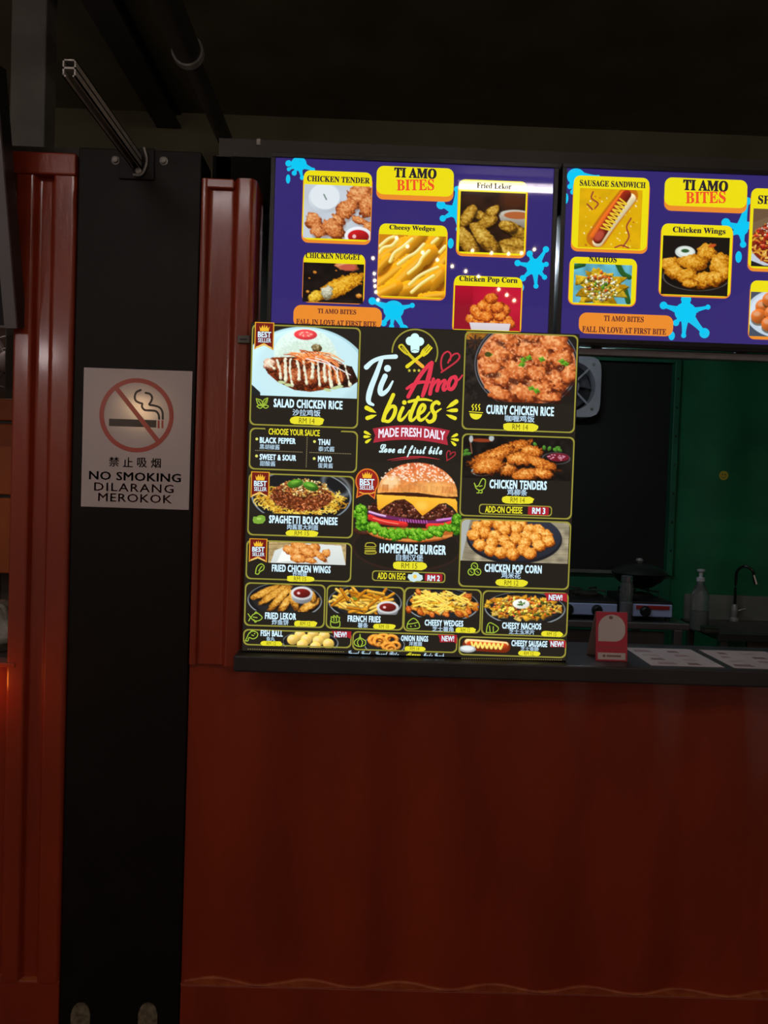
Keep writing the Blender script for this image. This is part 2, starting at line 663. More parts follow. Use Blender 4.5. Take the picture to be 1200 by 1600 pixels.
def food_curry(w, h):
    p = Pic(w, h, (30, 26, 22), 5)
    p.poly([(-1, -1), (52, -1), (30, 20), (18, 60), (20, 110), (-1, 116)], (38, 32, 28), tex=.6)
    p.poly([(0, 0), (44, 0), (30, 12), (0, 14)], (150, 96, 30), tex=.4)
    for a in range(8):
        p.ell(14 + 8 * math.cos(a * .785), 18 + 8 * math.sin(a * .785), 5, 1.6, (70, 42, 28), a * 45)
    p.ell(93, 52, 80, 74, (22, 21, 22))
    p.ell(93, 52, 79, 73, (92, 92, 98), inner=.975)
    p.ell(93, 52, 75, 69, (200, 186, 176), inner=.94, alpha=.7)
    p.ell(93, 52, 74, 67, (196, 100, 50))
    s = p.win(0, 0, w, h)
    d = np.sqrt(((p.X - 93) / 73) ** 2 + ((p.Y - 52) / 66) ** 2)
    n = p.noise(7, 1) * .5 + p.noise(3, 2) * .35 + p.noise(1.6, 4) * .3
    m = (d < 1)
    sa = np.clip((n - .32) * 2.4, 0, 1)[..., None]
    sauce = np.array([150, 58, 22.]) * (1 - sa) + np.array([240, 160, 104.]) * sa
    p.c = np.where(m[..., None], sauce, p.c)
    C = ((92, 34, 12), (204, 106, 50), (248, 186, 124))
    for x, y, rx, ry, ro in ((62, 12, 20, 12, 20), (100, 4, 18, 9, 0), (138, 18, 24, 16, 30), (52, 38, 24, 17, -20), (90, 30, 17, 11, 10), (116, 40, 18, 15, 50), (146, 42, 15, 15, 0), (78, 64, 20, 17, 15), (112, 66, 17, 16, -30), (56, 76, 14, 17, 0), (40, 60, 13, 12, 0), (142, 78, 20, 16, 20), (118, 92, 18, 14, 0), (90, 98, 22, 15, 10), (58, 102, 20, 12, 20), (158, 66, 12, 14, 0), (132, 104, 16, 9, 0)):
        p.ell(x + 2, y + ry * .85, rx * .9, ry * .45, (52, 16, 8), ro, 4, alpha=.75)
        p.lump(x, y, rx * 1.1, ry, ro, C, 6.5, .75)
    for _ in range(260):
        x, y = in_ell(p, 93, 52, 70, 62)
        p.ell(x, y, p.r.uniform(.6, 1.6), .7, (255, 214, 170), p.r.uniform(0, 180), .6, alpha=.6)
    for x, y, ro in ((88, 44, 60), (86, 52, 80), (116, 42, 10), (146, 44, -20), (152, 48, 30), (102, 90, 40), (110, 94, 10), (35, 37, 0), (96, 40, 120)):
        p.poly([(x + a_ * math.cos(b_ + ro), y + a_ * .75 * math.sin(b_ + ro)) for a_, b_ in ((7, 0), (4, .6), (7, 1.2), (3.5, 1.9), (6.5, 2.8), (3.5, 3.6), (7, 4.3), (4, 5.3))], (116, 178, 44), grad=(82, 140, 30))
        p.ell(x + 2, y + 1, 3, 1.6, (66, 116, 26), ro)
    p.ell(34, 37, 5, 4, (70, 70, 26))
    return p


def mince(p, n, cx, cy, rx, ry, cols, s0=1.4, s1=2.8):
    for _ in range(n):
        x, y = in_ell(p, cx, cy, rx, ry)
        c = np.array(cols[p.r.randint(len(cols))]) * p.r.uniform(.7, 1.15)
        p.ell(x, y, p.r.uniform(s0, s1), p.r.uniform(s0 * .6, s1 * .7), c, p.r.uniform(0, 180), .7, shade=.45)


def food_spaghetti(w, h, k=1.0):
    p = Pic(w, h, (37, 32, 26), 7)
    p.ell(80, 37, 78, 46, (26, 26, 28))
    p.ell(80, 36, 77, 45, (130, 140, 148), inner=.965)
    p.ell(133, 14, 26, 16, (150, 160, 168), 35, 4, inner=.75, alpha=.6)
    for _ in range(620):
        x, y = in_ell(p, 80, 42, 67, 25)
        if abs((x - 80) / 66) < .45 and y < 44:
            continue
        a = p.r.uniform(0, 6.28)
        r = p.r.uniform(4, 9)
        p.line([(x + r * math.cos(a), y + .6 * r * math.sin(a)), (x + r * .8 * math.cos(a + 1.2), y + .6 * r * math.sin(a + 1.2)), (x + r * .7 * math.cos(a + 2.3), y + .6 * r * math.sin(a + 2.3))], 1.5, [(232, 190, 60), (246, 214, 96), (206, 150, 36), (176, 116, 26)][p.r.randint(4)], .6, smooth=4)
    p.poly(arc(80, 38, 46, 27, 180, 360) + arc(80, 38, 46, 20, 0, 180), (92, 42, 16), tex=.5)
    mince(p, 760, 80, 36, 48, 25, ((128, 60, 28), (168, 88, 46), (92, 38, 16), (204, 126, 80), (146, 72, 36)), 1.0, 2.1)
    mince(p, 240, 84, 20, 36, 15, ((226, 196, 110), (206, 160, 70), (246, 226, 160), (170, 96, 40)), 1, 2)
    for x, y, ro in ((70, 14, -15), (94, 18, 20)):
        p.ell(x, y, 12.5, 7, (62, 118, 30), ro, shade=.35)
        p.ell(x - 1, y - 2, 7, 2.6, (124, 182, 60), ro, 2)
        p.line([(x - 10, y), (x + 10, y + (2 if ro > 0 else -2))], .7, (40, 90, 20))
    return p


def food_tenders_dark(w, h):
    p = Pic(w, h, (24, 20, 17), 9)
    p.tex(.8, 8)
    p.line([(10, 5), (14, 30)], 2, (150, 96, 70), alpha=.8)
    p.ell(28, 8, 16, 3, (150, 60, 30), alpha=.9)
    p.ell(12, 6, 3, 6, (200, 214, 214), alpha=.8)
    p.ell(43, 4, 4, 5, (206, 220, 220), alpha=.8)
    p.ell(143, 34, 22, 10, (110, 106, 110), alpha=.7, inner=.9)
    p.ell(146, 32, 17, 7, (112, 26, 40))
    for _ in range(16):
        x, y = in_ell(p, 144, 32, 14, 5)
        p.ell(x, y, 1.4, .8, (226, 170, 190))
    for x, y in ((145, 16), (148, 20), (141, 20), (5, 26), (9, 31), (3, 32), (110, 12), (124, 17), (132, 18)):
        p.ell(x, y, 4.2, 2.6, (70, 122, 40), p.r.uniform(0, 180), shade=.3)
    p.ell(30, 60, 16, 8, (180, 190, 190), inner=.85, alpha=.8)
    for x, y, rx, ry, ro in ((70, 55, 14, 12, 0), (60, 25, 52, 9.5, -23), (48, 34, 34, 10, -28), (40, 50, 26, 14, -15), (105, 24, 19, 10, 10), (90, 37, 22, 11, 0), (122, 44, 26, 9, 18), (100, 62, 24, 10, -10), (124, 60, 18, 9, 12)):
        p.ell(x + 1, y + ry * .8, rx * .8, ry * .5, (30, 12, 6), ro, 3, alpha=.7)
        p.lump(x, y, rx, ry, ro, ((86, 34, 8), (206, 112, 34), (250, 196, 110)), 3.0, .4)
    return p


def food_wings_board(w, h):
    p = Pic(w, h, (176, 152, 104), 11)
    p.tex(.25, 4)
    for y in (6, 14, 24):
        p.line([(0, y), (40, y - 3)], 1, (140, 112, 70))
    p.poly([(10, 16), (40, 2), (112, 4), (120, 38), (4, 38)], (222, 228, 224), grad=(206, 212, 208))
    p.poly([(22, 14), (50, 6), (54, 30), (14, 36)], (240, 242, 238))
    for x, y, rx, ry, ro in ((33, 14, 10, 7, 10), (52, 9, 17, 8, 15), (70, 10, 10, 7, 0), (90, 18, 7, 7, 0), (44, 18, 12, 8, 0), (62, 18, 14, 8, 30), (80, 23, 14, 5, 45), (48, 28, 14, 8, 10), (66, 31, 11, 5, 10)):
        p.lump(x, y, rx, ry, ro, ((132, 62, 16), (222, 138, 58), (252, 208, 140)), 3.2, .4)
    return p


def plate(p, cx, cy, rx, ry, col=(22, 22, 24), rim=(150, 160, 166)):
    p.ell(cx, cy, rx, ry, rim)
    p.ell(cx, cy - .6, rx - 1.4, ry - 1.2, col)
    p.ell(cx, cy, rx * .86, ry * .86, tuple(c + 14 for c in col), soft=2)


def cup(p, cx, cy, rx, ry, sauce=(110, 26, 22), rim=(206, 208, 210)):
    p.ell(cx, cy + ry * .45, rx * .92, ry * .8, (150, 152, 156), shade=.25)
    p.ell(cx, cy, rx, ry * .8, rim, shade=.08)
    p.ell(cx, cy, rx * .76, ry * .55, sauce, shade=.3)
    p.ell(cx - rx * .3, cy, rx * .14, ry * .16, (236, 190, 190))


def food_lekor(w, h):
    p = Pic(w, h, (37, 32, 26), 13)
    plate(p, 60, 27, 57, 30)
    C = ((110, 60, 12), (214, 150, 52), (246, 204, 110))
    for x, y, L, ro, r in ((30, 14, 26, -28, 6), (42, 18, 30, -38, 6), (52, 24, 28, -52, 6), (60, 34, 16, -62, 6), (74, 26, 18, 72, 7), (98, 34, 20, -35, 7), (102, 20, 10, 80, 6)):
        p.ell(x + 2, y + 3, L * .8, r, (30, 16, 6), ro, 2, alpha=.7)
        p.lump(x, y, L, r, ro, C, 3.4, .28)
    cup(p, 86, 14, 17, 14)
    return p


def food_fries(w, h):
    p = Pic(w, h, (37, 32, 26), 17)
    plate(p, 58, 26, 56, 29)
    for i in range(70):
        x, y = in_ell(p, 54, 25, 44, 18)
        a = p.r.choice([-.5, .35, .9, -1.0, .1]) + p.r.uniform(-.25, .25)
        L = p.r.uniform(8, 16)
        c = np.array([(238, 176, 56), (250, 204, 90), (222, 150, 34), (196, 120, 22)][p.r.randint(4)])
        p.line([(x - L * math.cos(a), y - L * math.sin(a) * .8), (x + L * math.cos(a), y + L * math.sin(a) * .8)], 4.6, c * .6, .6, smooth=1)
        p.line([(x - L * math.cos(a), y - L * math.sin(a) * .8 - .6), (x + L * math.cos(a), y + L * math.sin(a) * .8 - .6)], 3.4, c, .6, shade=.2, smooth=1)
    p.ell(42, 20, 4, 2.4, (120, 140, 40), 20)
    cup(p, 93, 33, 17, 13)
    return p


def cheese_pile(w, h, seed, pieces, extra=None, bgc=(37, 32, 26)):
    p = Pic(w, h, bgc, seed)
    plate(p, w / 2, h * .55, w * .48, h * .58)
    pieces(p)
    if extra:
        extra(p)
    return p


def tri_pile(p, n, cx, cy, rx, ry, size, cols):
    for _ in range(n):
        x, y = in_ell(p, cx, cy, rx, ry)
        a = p.r.uniform(0, 6.28)
        s = p.r.uniform(size * .7, size * 1.2)
        c = np.array(cols[p.r.randint(len(cols))], float)
        tri = [(x + s * math.cos(a + k), y + s * .75 * math.sin(a + k)) for k in (0, 2.2, 4.0)]
        p.poly([(a_ + .8, b_ + 1.2) for a_, b_ in tri], c * .45)
        p.poly(tri, c, grad=c * .8, tex=.2)


def food_wedges_menu(w, h):
    def f(p):
        for _ in range(60):
            x, y = in_ell(p, w / 2, 26, 52, 18)
            p.lump(x, y, p.r.uniform(6, 11), p.r.uniform(3, 5), p.r.uniform(-70, 70), ((150, 66, 12), (220, 140, 40), (246, 196, 90)), 3, .3)
        tri_pile(p, 70, w / 2, 22, 46, 16, 6, ((250, 200, 70), (244, 182, 46), (255, 222, 120)))
        for _ in range(40):
            x, y = in_ell(p, w / 2, 20, 42, 14)
            a = p.r.uniform(-.8, .8)
            p.line([(x - 8, y - 8 * a), (x + 2, y), (x + 8, y + 6 * a)], 2.4, (255, 214, 90), .7, shade=.3)
        for x, y in ((6, 36), (24, 40), (42, 43), (64, 42), (84, 40), (98, 36), (20, 6), (96, 10)):
            p.lump(x, y, 6, 4, p.r.uniform(0, 90), ((110, 36, 8), (206, 100, 30), (240, 160, 80)), 3, .3)
    return cheese_pile(w, h, 19, f)


def food_nachos_menu(w, h):
    def f(p):
        tri_pile(p, 120, w / 2 - 2, 25, 58, 20, 7, ((240, 180, 50), (226, 156, 36), (250, 208, 96), (206, 126, 30)))
        mince(p, 90, w / 2, 26, 48, 17, ((196, 60, 30), (230, 120, 60), (180, 90, 20)), 1.6, 3)
        mince(p, 30, w / 2, 26, 46, 16, ((110, 120, 36), (90, 96, 30)), 2, 3.8)
        mince(p, 60, w / 2, 24, 46, 16, ((255, 216, 100), (250, 196, 70)), 1.5, 3)
        p.ell(58, 19, 13, 8, (234, 238, 230), shade=.12)
        mince(p, 14, 58, 18, 6, 3.5, ((90, 130, 40), (60, 100, 30)), 1, 2)
    return cheese_pile(w, h, 23, f)


def ball(p, x, y, r, col=(232, 190, 90)):
    c = np.array(col, float)
    p.ell(x + .6, y + r * .5, r, r * .8, (50, 34, 12), soft=1.5, alpha=.6)
    p.ell(x, y, r, r, c, shade=.35)
    p.ell(x - r * .3, y - r * .35, r * .45, r * .35, c * .5 + 127, soft=3, alpha=.7)


def food_fishball(w, h):
    p = Pic(w, h, (37, 32, 26), 29)
    plate(p, 42, 20, 43, 19)
    for x, y in ((26, 8), (46, 6), (63, 8), (15, 16), (36, 15), (54, 17), (30, 24), (70, 21), (50, 27)):
        ball(p, x, y, 8.6)
    return p


def food_onion(w, h):
    p = Pic(w, h, (37, 32, 26), 31)
    plate(p, 30, 20, 31, 17)
    for x, y, rx, ry in ((16, 12, 12, 9), (28, 8, 11, 7), (40, 10, 11, 8), (22, 14, 11, 9), (46, 20, 9, 7), (36, 22, 11, 7), (40, 25, 9, 6)):
        p.ell(x, y + 1.2, rx, ry, (110, 50, 10), inner=.42)
        p.ell(x, y, rx, ry, (226, 138, 40), inner=.5, shade=.3)
        p.ell(x, y - .5, rx * .86, ry * .86, (248, 182, 90), inner=.8, alpha=.8)
    p.tex(.3, 2.5)
    return p


def food_sausage(w, h):
    p = Pic(w, h, (37, 32, 26), 37)
    p.line([(14, 12), (40, 13), (68, 14)], 19, (120, 40, 14), soft=1)
    p.line([(12, 7), (40, 8), (70, 10)], 9, (236, 200, 140), shade=.2)
    p.line([(16, 12), (40, 13), (68, 14)], 12, (176, 62, 22), shade=.35)
    z = []
    for i in range(15):
        z.append((18 + i * 3.4, 8 + (8 if i % 2 else 0) + i * .12))
    p.line(z, 3, (250, 226, 110), shade=.2)
    p.ell(12, 19, 13, 6, (170, 176, 178))
    p.ell(12, 18, 10, 4, (226, 232, 230))
    return p


def food_popcorn_menu(w, h):
    p = Pic(w, h, (150, 140, 116), 41)
    p.tex(.5, 9)
    for y in range(0, int(h), 9):
        p.line([(0, y), (30, y + 3), (w, y)], .8, (112, 98, 76), alpha=.7)
    p.poly([(-1, -1), (14, -1), (2, 70), (-1, 70)], (170, 172, 168))
    p.ell(82, 30, 73, 42, (28, 28, 34))
    p.ell(82, 27, 71, 40, (46, 50, 62), shade=.2)
    L = ((26, 12), (40, 4), (58, 8), (74, 6), (90, 4), (104, 14), (20, 26), (36, 22), (52, 26), (66, 16), (84, 14), (100, 24), (118, 14), (130, 24), (30, 42), (48, 38), (66, 34), (84, 30), (98, 36), (114, 28), (120, 40), (46, 50), (62, 54), (80, 56), (96, 48), (106, 54), (74, 44), (134, 32), (122, 20))
    for x, y in sorted(L, key=lambda q: q[1]):
        p.ell(x + 1, y + 5, 9, 6, (60, 24, 6), soft=3, alpha=.7)
        p.lump(x, y, 10.5, 10, 0, ((140, 62, 10), (232, 146, 50), (255, 216, 130)), 3.0, .3)
    return p


def food_burger(w, h):
    p = Pic(w, h, (37, 32, 26), 43)
    # slate board
    p.ell(84, 138, 82, 38, (52, 34, 28))
    p.ell(84, 137, 80, 36, (33, 28, 23), soft=2)
    p.lump(20, 112, 18, 8, 0, ((36, 18, 12), (70, 36, 26), (100, 58, 44)), 3)
    # lower bun
    p.poly(arc(88, 112, 65, 17, 0, 180) + [(24, 106), (152, 106)], (196, 112, 44), grad=(150, 66, 22), tex=.25)
    p.line([(30, 116), (60, 124), (100, 125), (150, 116)], 4, (226, 148, 74), alpha=.8)
    p.ell(104, 114, 11, 4.5, (216, 220, 180))
    # patty
    p.poly(arc(88, 84, 67, 24, 180, 360) + arc(88, 86, 66, 14, 0, 180), (70, 30, 20), tex=.6)
    mince(p, 340, 88, 78, 64, 20, ((96, 44, 30), (130, 70, 52), (60, 24, 16), (176, 120, 96)), 1, 2.4)
    p.poly([(24, 88), (152, 92), (150, 104), (26, 102)], (52, 18, 18))
    # onion and tomato
    p.line([(26, 83), (44, 88), (70, 92), (110, 96), (140, 92), (152, 88)], 5.5, (110, 40, 90))
    p.line([(26, 82), (40, 86), (50, 88)], 3, (220, 180, 226))
    p.line([(128, 92), (140, 90), (151, 88)], 3.4, (206, 130, 210))
    for x in range(72, 116, 4):
        p.line([(x, 93), (x + 1, 97)], 1.2, (200, 110, 200), smooth=1)
    p.line([(27, 91), (44, 97), (80, 101)], 9, (206, 44, 40), shade=.3)
    p.line([(116, 102), (136, 101), (152, 96)], 9, (214, 50, 44), shade=.3)
    p.line([(32, 92), (50, 97), (70, 100)], 1.6, (246, 130, 110))
    # lettuce
    for i in range(64):
        t = i / 63
        x = 12 + 146 * t
        y = 103 + 14 * math.sin(math.pi * t) + p.r.uniform(-6, 6)
        p.lump(x, y, p.r.uniform(4, 7), p.r.uniform(4, 7), 0, ((24, 70, 8), (92, 168, 26), (190, 226, 90)), 2.4, .5)
    for _ in range(46):
        x, y = in_ell(p, 13, 92, 7, 18)
        p.lump(x, y, 5, 5, 0, ((24, 70, 8), (92, 168, 26), (190, 226, 90)), 2.4, .5)
        x, y = in_ell(p, 159, 98, 6, 14)
        p.lump(x, y, 4.5, 5, 0, ((20, 60, 8), (80, 150, 24), (170, 214, 80)), 2.4, .5)
    # cheese
    p.poly([(36, 54), (154, 56), (157, 62), (158, 80), (150, 70), (140, 64), (130, 66), (118, 76), (106, 86), (100, 80), (90, 68), (78, 60), (64, 62), (52, 70), (40, 80), (38, 76)], (250, 190, 60), grad=(232, 156, 34))
    p.ell(104, 70, 9, 7, (255, 208, 96), soft=6, alpha=.6)
    # dark gap and upper bun
    p.poly([(38, 50), (156, 52), (154, 57), (36, 54)], (66, 28, 12))
    bun = arc(97, 51, 60, 50, 180, 360, 40)
    p.poly(bun + [(157, 53), (140, 54), (97, 49), (50, 50), (37, 52)], (214, 104, 62), grad=(236, 166, 84), tex=.18)
    p.ell(56, 34, 14, 10, (252, 222, 170), -20, 6, alpha=.8)
    p.ell(124, 40, 26, 9, (246, 190, 110), 0, 7, alpha=.6)
    for _ in range(150):
        a = p.r.uniform(0, math.pi)
        x0 = 97 + 52 * math.cos(a)
        p.line([(x0, 38), (x0 + p.r.uniform(-2, 2), 48)], .8, (196, 110, 50), alpha=.35, smooth=1)
    for _ in range(230):
        a, r = p.r.uniform(math.pi, 2 * math.pi), math.sqrt(p.r.rand())
        x, y = 97 + 57 * r * math.cos(a), 36 + 34 * r * math.sin(a)
        if y > 31:
            continue
        p.ell(x, y, 1.5, 1.0, (255, 226, 200), p.r.uniform(0, 180), .6)
    return p


# pictures of the two wall screens
def food_tender_tv(w, h):
    p = Pic(w, h, (196, 204, 214), 51)
    p.tex(.06, 20)
    p.ell(32, 22, 25, 24, (206, 214, 224), shade=.1)
    p.ell(32, 20, 22, 20, (226, 234, 240))
    p.line([(30, 16), (34, 24)], 2, (110, 130, 120))
    for x, y, rx, ry, ro in ((84, 16, 18, 22, 20), (96, 34, 12, 20, 0), (64, 40, 13, 22, 35), (52, 58, 12, 8, 40), (86, 56, 14, 6, 20), (16, 60, 12, 16, -30), (24, 76, 14, 12, 30), (46, 72, 20, 13, 45), (98, 66, 8, 9, 0)):
        p.ell(x + 2, y + 3, rx, ry, (120, 90, 80), ro, 3, alpha=.4)
        p.lump(x, y, rx, ry, ro, ((110, 44, 16), (206, 118, 60), (246, 190, 130)), 4, .45)
    cup(p, 84, 82, 21, 20, (170, 24, 28), (226, 230, 236))
    return p


def food_nugget_tv(w, h):
    p = Pic(w, h, (26, 20, 18), 53)
    p.tex(.5, 12)
    p.lump(65, 4, 18, 8, 10, ((140, 70, 40), (206, 120, 70), (240, 190, 150)), 4, .3)
    p.ell(68, 6, 12, 5, (196, 90, 70))
    p.lump(56, 38, 42, 14, -28, ((130, 70, 8), (226, 160, 30), (252, 214, 90)), 3.2, .3)
    p.lump(20, 56, 12, 10, -30, ((130, 80, 8), (226, 176, 40), (252, 224, 100)), 3.2, .3)
    p.lump(37, 48, 9, 11, 10, ((120, 110, 80), (196, 196, 170), (240, 236, 216)), 3, .4)
    for x, y, r in ((18, 16, 3), (8, 48, 3), (86, 52, 5), (10, 26, 1.6), (50, 12, 1.5)):
        p.lump(x, y, r, r * .8, 0, FRY, 2)
    return p


def food_wedges_tv(w, h):
    p = Pic(w, h, (206, 130, 20), 57)
    for x, y, L, ro, r in ((16, 30, 34, -40, 10), (40, 24, 44, -50, 12), (74, 24, 40, -60, 11), (92, 50, 34, -55, 10), (20, 66, 44, -42, 13), (52, 54, 46, -48, 14), (78, 80, 36, -50, 14), (44, 88, 34, -20, 13), (14, 92, 20, -30, 12), (84, 98, 20, -10, 8), (6, 50, 20, -50, 8)):
        p.ell(x + 3, y + 5, L * .9, r, (110, 56, 4), ro, 3, alpha=.7)
        c_, s_ = math.cos(math.radians(ro)) * L * .85, math.sin(math.radians(ro)) * L * .85
        p.line([(x - c_, y - s_), (x, y - 1.5), (x + c_, y + s_)], r * 1.75, (226, 150, 22), 1, shade=.32, wob=3)
        p.line([(x - c_ * .8, y - s_ * .8 - r * .35), (x + c_ * .8, y + s_ * .8 - r * .35)], r * .45, (250, 200, 80), 2.5, alpha=.6)
    for pts in (((2, 20), (14, 8), (22, 4)), ((0, 32), (8, 22), (20, 18), (28, 8)), ((18, 44), (24, 30), (36, 20), (50, 6)), ((30, 48), (44, 36), (56, 28), (68, 14)), ((46, 62), (60, 48), (66, 36), (76, 24)), ((80, 12), (88, 4)), ((92, 26), (100, 16)), ((48, 80), (62, 66), (78, 56), (90, 50)), ((52, 92), (66, 78), (84, 64))):
        p.line(pts, 7, (206, 150, 30), alpha=.6, soft=1.5)
        p.line(pts, 5, (252, 226, 110), shade=.15)
        p.line([(a - 1, b - 1) for a, b in pts], 2, (255, 248, 210), alpha=.8)
    return p


def food_lekor_tv(w, h):
    p = Pic(w, h, (46, 26, 18), 59)
    p.tex(.5, 14)
    p.ell(80, 10, 20, 16, (74, 36, 20), soft=10)
    p.ell(84, 36, 26, 9, (196, 190, 176))
    p.poly([(58, 36), (98, 36), (98, 56), (66, 58)], (186, 180, 166), grad=(120, 112, 100))
    p.ell(86, 36, 20, 6, (176, 96, 50))
    C = ((84, 52, 8), (176, 128, 36), (226, 190, 90))
    for x, y, L, ro, r in ((48, 32, 14, -50, 8), (30, 38, 18, 20, 7), (42, 48, 16, -30, 9), (12, 40, 22, -62, 9), (84, 60, 24, 30, 10), (72, 54, 14, 20, 9), (82, 82, 26, -10, 10), (70, 92, 26, 10, 9), (14, 84, 30, 60, 12), (40, 76, 34, 48, 12), (92, 96, 16, -20, 8)):
        p.ell(x + 2, y + 4, L, r, (30, 16, 4), ro, 3, alpha=.8)
        p.lump(x, y, L, r, ro, C, 4.5, .2)
    return p


def food_popcorn_tv(w, h):
    p = Pic(w, h, (176, 16, 44), 61)
    p.ell(20, 60, 60, 40, (146, 14, 36), soft=30)
    p.ell(80, 20, 50, 30, (196, 24, 54), soft=25)
    for x, y in ((28, 54), (38, 58), (80, 54), (72, 58), (46, 56), (60, 58), (34, 40), (76, 38), (40, 48), (54, 46), (70, 48), (44, 32), (56, 36), (66, 34), (56, 20), (50, 50), (84, 60)):
        p.lump(x, y, 10, 9, 0, ((120, 36, 8), (226, 116, 30), (250, 180, 90)), 3, .35)
    p.poly([(24, 60), (86, 60), (82, 84), (30, 84)], (222, 214, 220), grad=(200, 190, 196))
    return p


def food_hotdog_tv(w, h):
    p = Pic(w, h, (222, 172, 10), 63)
    p.tex(.08, 12)
    for _ in range(46):
        x, y = p.r.uniform(4, w - 4), p.r.uniform(4, h - 4)
        p.ell(x, y, p.r.uniform(.8, 2), p.r.uniform(.6, 1.4), [(250, 236, 150), (240, 220, 90), (190, 90, 30), (250, 240, 200)][p.r.randint(4)], p.r.uniform(0, 90))
    for pts in (((20, 6), (18, 16), (28, 24), (24, 32)), ((78, 46), (72, 60), (76, 76), (68, 92)), ((12, 26), (20, 34)), ((56, 94), (66, 90), (76, 94))):
        p.line(pts, 2.2, (150, 60, 50))
    p.line([(28, 80), (48, 46), (72, 10)], 30, (196, 110, 20), soft=2)
    p.line([(30, 86), (52, 50), (76, 14)], 16, (244, 226, 180), shade=.2, soft=1.5)
    p.line([(24, 78), (42, 46), (66, 8)], 12, (206, 96, 30), shade=.3, soft=1.5)
    p.line([(30, 82), (48, 48), (70, 8)], 14, (130, 36, 20), shade=.35)
    p.ell(32, 76, 6, 9, (200, 90, 70), 30, 3, alpha=.7)
    z = []
    for i in range(17):
        t = i / 16
        x, y = 40 + 26 * t, 66 - 48 * t
        s = 1 if i % 2 else -1
        z.append((x + s * 6, y + s * 3))
    p.line(z, 2.6, (236, 200, 50))
    return p


def food_nachos_tv(w, h):
    p = Pic(w, h, (96, 170, 190), 67)
    p.tex(.3, 10)
    for pts in (((66, 0), (74, 14), (84, 20)), ((78, 40), (84, 60)), ((2, 6), (14, 2))):
        p.line(pts, 8, (40, 90, 40), shade=.3)
    tri_pile(p, 46, 40, 36, 36, 30, 13, ((214, 166, 20), (232, 190, 40), (190, 140, 14)))
    mince(p, 220, 42, 38, 26, 22, ((120, 150, 40), (226, 220, 160), (206, 160, 50), (150, 90, 30), (240, 240, 210)), 1.4, 3)
    mince(p, 14, 38, 30, 20, 16, ((200, 90, 30), (80, 130, 30)), 2.5, 4)
    return p


def food_wings_tv(w, h):
    p = Pic(w, h, (28, 22, 18), 71)
    p.ell(52, 66, 50, 22, (90, 88, 84), inner=.96)
    p.ell(52, 64, 48, 20, (18, 15, 14))
    p.ell(34, 26, 15, 10, (206, 214, 210))
    p.ell(34, 25, 12, 7, (226, 234, 226))
    p.ell(34, 24, 6, 3, (50, 90, 50))
    C = ((124, 60, 4), (212, 140, 26), (246, 196, 90))
    for x, y, rx, ry, ro in ((66, 26, 15, 14, -30), (12, 46, 15, 12, 0), (86, 44, 16, 18, 0), (46, 42, 24, 13, 5), (20, 58, 14, 12, 20), (38, 64, 16, 13, 0), (92, 58, 10, 13, 0), (64, 70, 20, 13, -20), (44, 76, 14, 7, 0), (78, 68, 12, 12, 0), (84, 66, 8, 10, 0)):
        p.ell(x + 1, y + ry * .7, rx * .9, ry * .5, (50, 22, 2), ro, 3, alpha=.7)
        p.lump(x, y, rx, ry, ro, C, 4, .3)
    p.ell(74, 14, 6, 2.5, (196, 80, 30), -20)
    return p


def food_pasta_tv(w, h):
    p = Pic(w, h, (110, 84, 60), 73)
    p.poly([(-1, 24), (30, 10), (w, 4), (w, h), (-1, h)], (120, 96, 70))
    p.ell(48, 70, 62, 26, (196, 204, 216))
    p.ell(46, 56, 48, 36, (130, 44, 20))
    for _ in range(90):
        x, y = in_ell(p, 46, 56, 44, 32)
        a = p.r.uniform(0, 6.28)
        p.line([(x + 7 * math.cos(a), y + 6 * math.sin(a)), (x, y), (x + 8 * math.cos(a + 2), y + 6 * math.sin(a + 2))], 2.2, [(226, 170, 60), (206, 130, 40), (240, 200, 110)][p.r.randint(3)])
    mince(p, 160, 44, 46, 40, 26, ((170, 44, 24), (140, 30, 16), (206, 90, 60)), 2, 4)
    mince(p, 60, 44, 34, 30, 16, ((246, 226, 210), (250, 240, 230)), 1, 2.4)
    p.poly([(-1, 84), (20, 92), (w, 92), (w, h), (-1, h)], (34, 30, 30))
    return p


def food_balls_tv(w, h):
    p = Pic(w, h, (70, 80, 96), 79)
    p.ell(46, 34, 52, 40, (196, 212, 228))
    p.ell(46, 32, 46, 35, (214, 226, 238))
    for x, y in ((20, 24), (30, 12), (14, 40), (34, 34), (50, 20), (30, 52), (54, 44), (70, 30), (74, 50)):
        ball(p, x, y, 12, (196, 100, 36))
    return p


# ------------------------------------------------------------------ materials of the place
RED = mat('container_red_paint', (0.35, 0.040, 0.010), 0.3, noise=.25, nscale=5, bump=.12, bscale=45, stretch=(1, 1, .35), coat=.35)
BLACK = mat('black_gloss_paint', (0.009, 0.007, 0.006), 0.5, noise=.3, nscale=8, bump=.08, bscale=50, spec=.22)
DARKST = mat('dark_painted_steel', (0.05, 0.046, 0.034), 0.55, noise=.3, nscale=6)
CEILM = mat('dark_brown_ceiling', (0.16, 0.155, 0.09), 0.8, noise=.3, nscale=3)
GREYST = mat('grey_painted_steel', (0.20, 0.195, 0.17), 0.5, noise=.25, nscale=9, bump=.05)
ZINC = mat('galvanised_steel', (0.42, 0.41, 0.38), 0.45, metal=.3, noise=.3, nscale=30)
STEEL = mat('brushed_steel', (0.45, 0.46, 0.48), 0.32, metal=.9, noise=.2, nscale=20, stretch=(1, 1, 8))
GREEN = mat('green_container_paint', (0.018, 0.25, 0.10), 0.55, noise=.3, nscale=4, bump=.06)
GREEND = mat('green_frame_paint', (0.014, 0.18, 0.085), 0.5, noise=.3, nscale=4)
SOOT = mat('dark_shutter_board', (0.014, 0.014, 0.011), 0.7, noise=.3, nscale=5)
